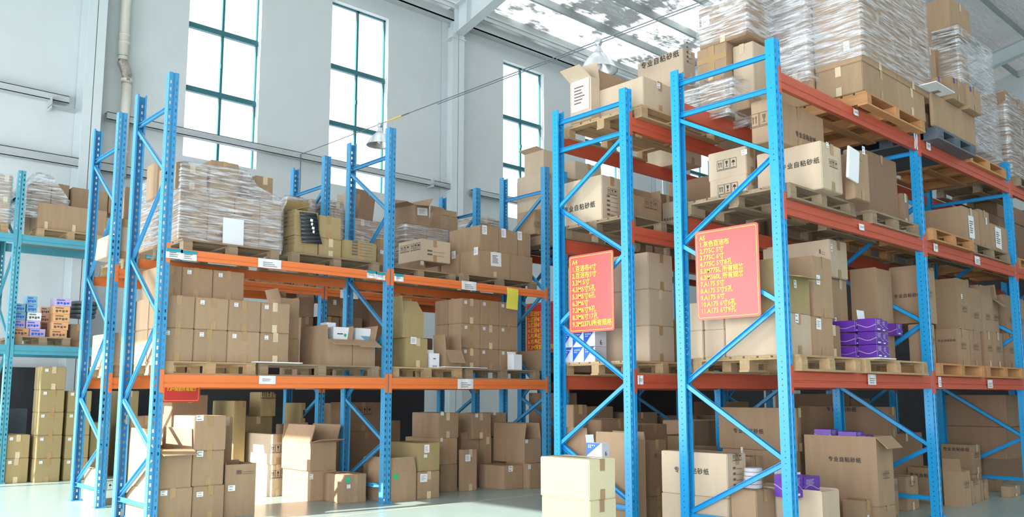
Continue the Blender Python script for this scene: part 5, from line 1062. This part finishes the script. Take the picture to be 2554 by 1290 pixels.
wrap(xb, xe, 3.61, 5.02, zb[1] + 0.05, zb[4], 'clear film tightly wound around the tall load on the top shelf of the rack nearest the camera', sag=0.014)
# end of the top shelf: mixed cartons seen through the end frame
yc = 4.98
def atx(x, uc, vt, ul, vb=None, z0=None):   # box whose end face (plane x) spans pixels ul..uc
    a = P(uc, vt, 0, x); c = P(ul, vt, 0, x); return a.y, c.y, (z0 if z0 is not None else P(uc, vb, 0, x).z), a.z
for (x, xw, uc, vt, ul, vb_, m_, lab, st) in [
    (7.95, 0.4, 2002, 62, 1862, 200, 'tan', 'wrapped carton in the middle layer, left part of the wrapped load end', None),
    (7.95, 0.4, 2000, -90, 1862, 60, 'tan', 'wrapped carton in the upper layer, left part of the wrapped load end', None),
    (7.6, 0.5, 1878, 100, 1825, 205, 'pale', 'wrapped pale carton standing against the wrapped load end', None),
    (7.45, 0.45, 1826, 160, 1742, 215, 'tan', 'brown carton under the cross taped one, near the frame', None),
    (7.5, 0.45, 1845, 90, 1736, 152, 'tan', 'carton with crossed brown tape, near the frame', None),
    (7.5, 0.45, 1858, -20, 1740, 78, 'tan', 'tilted wrapped carton with a white label at the very top, near the frame', 1)]:
    ya_, yb2, z0_, z1_ = atx(x, uc, vt, ul, vb_)
    cross = lambda o, w, d, h: MB().rect(-0.035, 0, 0.035, h).rect(-d / 2, h * 0.42, -0.035, h * 0.42 + 0.06).rect(0.035, h * 0.42, d / 2, h * 0.42 + 0.06).build('crossed_tape', 'tape', o, (-w / 2 - 0.005, 0.0, 0), (R(90), 0, R(-90)))
    carton(x, x + xw, min(ya_, yb2), max(ya_, yb2), z0_, z1_, f'{lab}, {t6}', g9, m_, rz=0, tape='L' if 'crossed' not in lab else None, stick=[('L', -0.2, 0.3, 0.1, 0.12)] if st else None, extra=[cross] if 'crossed' in lab else ())
for (x, xw, uc, vt, ul, vb_, lab, sg) in [(7.45, 0.5, 1860, -30, 1738, 80, 'clear film around the tilted carton at the very top, near the end frame', 0.02), (7.9, 0.5, 2004, -90, 1858, 205, 'clear film over the end cartons left of the tall wrapped load', 0.02), (7.3, 0.5, 1825, 192, 1703, 245, 'loose bundle of crumpled clear film lying at the end of the top shelf', 0.07), (7.2, 0.4, 1815, 250, 1712, 290, 'clear film around the low bundle under the loose film', 0.03)]:
    ya_, yb2, z0_, z1_ = atx(x, uc, vt, ul, vb_); wrap(x, x + xw, min(ya_, yb2), max(ya_, yb2), z0_, z1_, lab + ', ' + 'rack nearest the camera', sag=sg)
ya_, yb2, z0_, z1_ = atx(7.24, 1812, 252, 1712, 290); carton(7.24, 7.6, min(ya_, yb2), max(ya_, yb2), z0_, z1_, 'low brown carton inside film under the loose film bundle, ' + t6, g9, 'tan', rz=0)
# second bay of the top shelf
C1('long smooth carton standing on the dark grey plastic pallet, ' + t6, 3.6, 2322, 228, 2428, ul=2312, z0=A3, m='tan', group=g9, tape=None)
xk = P(2322, 228, 1, 3.6).x; zk2 = P(2322, 228, 1, 3.6).z
for i, (ua, ub, vt, lab) in enumerate([(2318, 2348, 178, 'first'), (2372, 2403, 188, 'second'), (2413, 2444, 208, 'third')]):
    p_ = P(ua, vt, 1, 3.52); q_ = P(ub, vt, 1, 3.52)
    carton(p_.x, q_.x, 3.52, 3.95, zk2 - 0.0, p_.z, f'small tan carton with a purple mark, {lab} of three on the long carton, {t6}', 'small cartons with purple marks', 'tan', rz=0, tape='F', extra=[lambda o, w, d, h: MB().rect(-0.02, -0.03, 0.02, 0.03).build('purple_mark', 'purple', o, face_pos(w, d, 'F', -w * 0.3, h * 0.85, 0.006), (R(90), 0, 0))])
C1('large plain carton leaning behind the small tan ones, ' + t6, 4.0, 2338, 122, 2415, ul=2322, z0=zk2, m='tan', group=g9)
C1('tall carton at the left behind the small tan ones, ' + t6, 4.0, 2304, 108, 2332, d=0.4, z0=zk2, m='tan', group=g9)
board2('white sheet lying under the small tan cartons, second bay of the top shelf', P(2322, 225, 1, 3.5).x, P(2368, 240, 1, 3.5).x, 3.44, 3.7, zk2 + 0.001, 0.0)
xw0, xw1 = P(2400, 20, 1, 4.02).x, 12.45
lay = [A3 + (5.95 - A3) * i / 5 for i in range(6)]
for r_ in range(5):
    for c_ in range(2):
        xa_ = 11.15 + c_ * 0.63; carton(xa_, xa_ + 0.62, 3.75, 4.75, lay[r_], lay[r_ + 1], f'carton in layer {["one", "two", "three", "four", "five"][r_]} of the load right of the plastic pallet, {["left", "right"][c_]} one', g9, 'tan', rz=0, tape=None)
wrap(11.15, 12.4, 3.75, 4.75, A3 + 0.1, lay[5], 'clear film around the tall load right of the dark grey plastic pallet, ' + t6, sag=0.02, inset=0.06)
carton(11.2, 11.9, 3.85, 4.6, lay[5] + 0.03, lay[5] + 0.42, 'brown taped carton on top of the wrapped load right of the plastic pallet, ' + t6, g9, 'tan', tape='FL', rz=0)
for r_ in range(3): carton(12.95, 14.15, 3.8, 4.75, A3 + r_ * 0.42, A3 + (r_ + 1) * 0.42, f'brown carton in the {["bottom", "middle", "top"][r_]} layer of the wrapped load, third bay', g9, 'brown', rz=0)
wrap(12.95, 14.15, 3.8, 4.75, A3, A3 + 1.26, 'clear film around the load in the third bay, ' + t6, sag=0.02, inset=0.04)
# white strap at the beam end
b = MB()
for k_, dx in enumerate((0, 0.05)):
    pts = [(dx + 0.01 * math.sin(t * 2 + k_), -0.01, -t * 0.05) for t in range(7)]
    for (a_, c_) in zip(pts, pts[1:]): b.add([(a_[0] - 0.012, a_[1], a_[2]), (a_[0] + 0.012, a_[1], a_[2]), (c_[0] + 0.012, c_[1], c_[2]), (c_[0] - 0.012, c_[1], c_[2])], [(0, 1, 2, 3)])
q_ = P(2277, 305, 1, 3.70); tag(b.build('packing_strap', 'foam', None, (q_.x, 3.70, q_.z), solid=0.002), 'white packing strap hanging over the upper red orange beam at the inner post', 'strap')

# floor of the nearest rack
g10 = 'cartons on the floor of the rack nearest the camera'
xz = P(1815, 1240, 1, 4.42).x; zz1 = P(1815, 1245, 1, 4.42).z; zz2 = P(1812, 1133, 1, 4.42).z
ylz = P(1647, 1150, 0, xz).y; xr = P(1862, 1150, 1, 4.42).x
carton(xz, xr, 4.42, ylz, 0, zz1, 'pale carton under the lettered one at the end, ' + w10, g10, 'pale', rz=0, stick=[('F', -0.02, 0.25, 0.05, 0.07)])
carton(xz - 0.01, xr, 4.42, ylz, zz1, zz2, 'pale carton with black characters and a printed form, second layer at the end, ' + w10, g10, 'pale', rz=0, zh=[('L', -0.02, 0.2, 0.1)], icons=[('F', 0.0, 0.36, 0.045)], print_=[('F', 0, 0.16, 0.14, 0.2, 5)], stick=[('F', 0.08, 0.42, 0.035, 0.05)])
C1('tan carton just behind the lettered one, ' + w10, 4.62, 1872, 1140, 1905, d=0.4, z0=0, m='tan', group=g10, stick=[('F', 0.05, 0.3, 0.04, 0.05)])
C1('tall brown carton with characters in the second row, upper one, ' + w10, 4.75, 1985, 1018, 1998, ul=1790, z0=P(1985, 1128, 1, 4.75).z, m='tan', group=g10, zh=[('L', -0.1, 0.18, 0.1)])
C1('tall brown carton in the second row, lower one, ' + w10, 4.75, 1985, 1128, 1998, ul=1800, z0=0, m='tan', group=g10)
xq = P(2185, 1100, 1, 3.88).x; zq2 = P(2185, 1090, 1, 3.88).z
carton(xq, P(2226, 1110, 1, 3.88).x, 3.88, P(2005, 1100, 0, xq).y, 0.0, 0.2, 'carton under the big open lettered one, ' + w10, g10, 'tan', rz=0)
carton(xq, P(2226, 1110, 1, 3.88).x, 3.88, P(2005, 1100, 0, xq).y, 0.0 + 0.2, zq2, 'big open carton with black characters and a bent flap, ' + w10, g10, 'tan', rz=0, flaps={'F': 135}, flen=0.16, zh=[('L', 0.05, 0.42, 0.09)], icons=[('F', 0, 0.3, 0.05)])
xo = P(2050, 1228, 1, 3.72).x; zo2 = P(2050, 1228, 1, 3.72).z
carton(xo, P(2094, 1235, 1, 3.72).x, 3.72, P(1862, 1228, 0, xo).y, 0, zo2, 'pale open carton in front holding purple boxes, ' + w10, g10, 'pale', rz=0, flaps={'L': 0, 'R': 0}, flen=0.01, fill=('fade', 0.8))
for i, (ua, ub, vt) in enumerate([(1982, 2002, 1187), (2006, 2045, 1192)]):
    p_ = P(ua, vt, 1, 3.9); q_ = P(ub, vt, 1, 3.9); purple(f'purple printed box standing in the pale open carton, {["left", "right"][i]} one, nearest rack floor', max(p_.x, xo - 0.25), q_.x, 3.9, 4.1, zo2 - 0.06, p_.z, lid=0.07 if i == 0 else 0.02)
for i in range(5):
    q_ = P(1915, 1210 - i * 12, 1, 4.15); o = MB().lathe([(0.0, 0), (0.075, 0), (0.08, 0.004), (0.08, 0.03), (0.075, 0.034), (0.0, 0.034)], 24).build('sanding_disc_roll', 'disc', None, (q_.x, 4.3, zo2 + 0.001 + i * 0.036)); tag(o, f'grey white disc pack, {["lowest", "second", "third", "fourth", "topmost"][i]} of the pile behind the front post, nearest rack', 'roll', 'disc packs in the pile')
carton(q_.x - 0.2, q_.x + 0.1, 4.15, 4.5, 0, zo2, 'low carton carrying the grey disc packs, ' + w10, g10, 'tan')
for i, (ua, ub, vt) in enumerate([(2030, 2072, 1070), (2090, 2135, 1076), (2142, 2160, 1086)]):
    p_ = P(ua, vt, 0, xq + 0.03); q_ = P(ub, vt, 0, xq + 0.03); purple(f'purple box lying on top of the big open lettered carton, {["left", "middle", "right"][i]} one', xq + 0.03, xq + 0.2, q_.y, p_.y, zq2 - 0.06, p_.z)
C1('low carton with a white label right of the pale open one, ' + w10, 3.95, 2150, 1250, 2182, ul=2098, z0=0, m='tan', group=g10, stick=[('F', 0.0, 0.1, 0.04, 0.05)])
for i, (y, uc, vt, ur, ul, m_, ic) in enumerate([(4.15, 2225, 1195, 2255, None, 'tan', True), (4.2, 2260, 1190, 2290, None, 'tan', True), (4.5, 2215, 1015, 2235, 1990, 'brown', False), (4.6, 2130, 1090, 2300, None, 'brown', False)]):
    C1(f'brown carton {["beside the big open one", "second beside the big open one", "in the shaded back row with its long side showing", "wide and dark at the back of the first bay"][i]}, {w10}', y, uc, vt, ur, ul=ul, d=0.4, z0=0 if i != 2 else P(2215, 1092, 1, 4.5).z, m=m_, group=g10, icons=[('F', 0, 0.3, 0.05)] if ic else None, zh=[('L', 0, 0.3, 0.1)] if i == 2 else None)
for i, (y, uc, vt, ur, ul, zz_, m_, ic, zhx) in enumerate([
    (3.9, 2398, 1178, 2420, 2350, 0, 'tan', True, False), (3.95, 2421, 1200, 2445, None, 0, 'tan', True, False), (4.0, 2446, 1198, 2465, None, 0, 'tan', True, False),
    (4.3, 2424, 1185, 2450, 2345, 0, 'tan', False, False), (4.3, 2424, 1110, 2445, 2345, 0.35, 'tan', True, True), (4.6, 2450, 1120, 2600, None, 0, 'brown', False, False), (4.6, 2450, 1042, 2600, None, 0.55, 'brown', False, True),
    (4.2, 2466, 1200, 2500, None, 0, 'brown', False, False), (3.85, 2520, 1215, 2545, 2495, 0, 'tan', False, False), (4.2, 2345, 1170, 2395, 2240, 0, 'tan', False, True)]):
    C1(f'brown carton in the second bay floor pile, {["open with leaning flaps", "marked, right of the open one", "marked, third along", "plain, under the lettered one", "lettered, upper one behind", "wide plain, at the back below", "wide lettered, at the back on top", "plain, beyond the marked ones", "small with a white tag at the far end", "lettered, behind the blue post"][i]}, nearest rack', y, uc, vt, ur, ul=ul, d=0.5, z0=zz_, m=m_, group='cartons on the floor, second bay of the nearest rack', icons=[('F', 0, 0.25, 0.05)] if ic else None, zh=[('F' if ul is None else 'L', 0, 0.3, 0.1)] if zhx else None, flaps={'L': 5, 'F': -80, 'B': -20} if i == 0 else None, flen=0.15)
for i, ua in enumerate((2462, 2490, 2516)):
    p_ = P(ua, 990, 1, 4.6); q_ = P(ua + 26, 990, 1, 4.6); zb_ = P(2450, 1042, 1, 4.6).z; purple(f'purple box in the shade on the wide lettered carton, {["left", "middle", "right"][i]} one, second bay of the nearest rack', p_.x, q_.x, 4.6, 4.85, zb_, zb_ + 0.2)

# ---- lamps on the cable
A_ = P(750, 385, 1, 16.3); B_ = CAM + ray(1760, 0) * 9.5
B2 = A_ + (B_ - A_) * 1.5
mid = [A_ + (B2 - A_) * (i / 24) for i in range(25)]
cb = thing('cable', 'thin steel cable stretched from the window wall across the hall', 'cable', (0, 0, 0)); MB().tube(mid, 0.007, 6).build('wire', 'wire', cb)
MB().tube([A_ + Vector((0.0, -0.03, 0)) + (B2 - A_) * t for t in (0.33, 0.5, 0.66)], 0.006, 6).build('second_strand', 'wire', cb, (0, 0, -0.035))
MB().tube([A_, A_ + Vector((0.01, 0, -0.5)), A_ + Vector((-0.01, 0, -1.6)), A_ + Vector((0, 0, -3.5))], 0.012, 6).build('down_lead', 'wire', cb)
def lamp_at(u, label, s):
    # nearest point of the cable to the sight line through column u
    best = min((abs((p - CAM).dot(RT) / (p - CAM).dot(FW) * FPX + CX - u), i) for i, p in enumerate([A_ + (B2 - A_) * (j / 2000) for j in range(2001)]))[1]
    c = A_ + (B2 - A_) * (best / 2000)
    o = thing('pendant_lamp', label, 'lamp', c, 'pendant lamps on the cable')
    MB().lathe([(0.0, 0.04), (0.035 * s, 0.03), (0.05 * s, 0.0), (0.05 * s, -0.04 * s), (0.03 * s, -0.08 * s), (0.0, -0.08 * s)], 16).build('hook', 'alu', o, smooth=True)
    MB().lathe([(0.025 * s, -0.06 * s), (0.045 * s, -0.12 * s), (0.065 * s, -0.16 * s), (0.065 * s, -0.19 * s)], 20).build('socket', 'alu', o, smooth=True)
    sh = MB().lathe([(0.06 * s, -0.17 * s), (0.085 * s, -0.19 * s), (0.14 * s, -0.24 * s), (0.19 * s, -0.31 * s), (0.225 * s, -0.38 * s), (0.24 * s, -0.41 * s), (0.255 * s, -0.42 * s)], 36).build('lamp_shade', 'alu', o, smooth=True, solid=0.004)
    MB().lathe([(0.0, -0.2 * s), (0.03 * s, -0.22 * s), (0.045 * s, -0.28 * s), (0.045 * s, -0.36 * s), (0.0, -0.4 * s)], 16).build('bulb', 'white', o, smooth=True)
    return c
c1_ = lamp_at(948, 'white cone pendant lamp hanging in front of the second window', 0.95)
c2_ = lamp_at(1492, 'ribbed aluminium pendant lamp hanging under the roof foil, above the open carton', 0.95)
u_ = (B2 - A_).normalized(); tb = thing('turnbuckle', 'yellow turnbuckle tightening the steel cable right of the first lamp', 'turnbuckle', c1_ + u_ * 0.35)
MB().tube([(0, 0, 0), u_ * 0.45], 0.016, 8).build('body', 'brass', tb); MB().tube([u_ * 0.45, u_ * 0.7], 0.012, 6).build('hook', 'wire', tb); MB().tube([u_ * -0.1, (0, 0, 0)], 0.01, 6).build('eye_bolt', 'brass', tb)

# ---- goods filling the rear of the racks, seen only as dark shapes
REAR = MB()
def fill_row(x0, x1, y0, y1, z0, hmax, seed=1):
    rg = random.Random(seed); x = x0
    while x < x1 - 0.3:
        w = rg.uniform(0.45, 0.7); h1 = rg.uniform(0.38, 0.5); n = max(1, int(hmax / h1)); h1 = min(h1, hmax / n)
        a_, b_ = clear_frames(x, min(x + w, x1), y0, y1, z0)
        for r_ in range(n):
            q0, q1 = z0 + r_ * h1, z0 + (r_ + 1) * h1
            if any(min(b_, s[1]) - max(a_, s[0]) > 0 and min(y1, s[3]) - max(y0, s[2]) > 0 and min(q1, s[5]) - max(q0, s[4]) > 0.005 for s in SOLID): continue
            REAR.box(a_, b_, y0 + rg.uniform(0, 0.08), y1, z0 + r_ * h1, z0 + (r_ + 1) * h1 - 0.003)
        x += w + rg.uniform(0.02, 0.1)
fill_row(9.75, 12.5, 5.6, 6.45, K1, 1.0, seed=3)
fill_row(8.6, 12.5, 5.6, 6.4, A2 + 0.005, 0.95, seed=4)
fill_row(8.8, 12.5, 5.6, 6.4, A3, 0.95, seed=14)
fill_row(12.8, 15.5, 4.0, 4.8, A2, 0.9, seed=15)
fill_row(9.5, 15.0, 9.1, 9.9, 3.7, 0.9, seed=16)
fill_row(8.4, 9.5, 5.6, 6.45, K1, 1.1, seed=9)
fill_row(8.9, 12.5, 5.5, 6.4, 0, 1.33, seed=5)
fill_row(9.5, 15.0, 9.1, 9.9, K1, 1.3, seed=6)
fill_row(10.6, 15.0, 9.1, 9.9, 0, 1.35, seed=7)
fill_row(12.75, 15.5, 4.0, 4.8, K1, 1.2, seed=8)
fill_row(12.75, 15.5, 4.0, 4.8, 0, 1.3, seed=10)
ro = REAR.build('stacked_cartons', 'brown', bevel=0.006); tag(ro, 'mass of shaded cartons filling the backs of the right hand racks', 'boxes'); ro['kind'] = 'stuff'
# lettering becomes real mesh
bpy.context.view_layer.update(); dg = bpy.context.evaluated_depsgraph_get()
for o in [o for o in SC.objects if o.type == 'FONT']:
    me = bpy.data.meshes.new_from_object(o.evaluated_get(dg)); n = newobj('printed_text', me, o.parent, o.location, o.rotation_euler); n.scale = o.scale
    old = o.data; bpy.data.objects.remove(o); bpy.data.curves.remove(old)
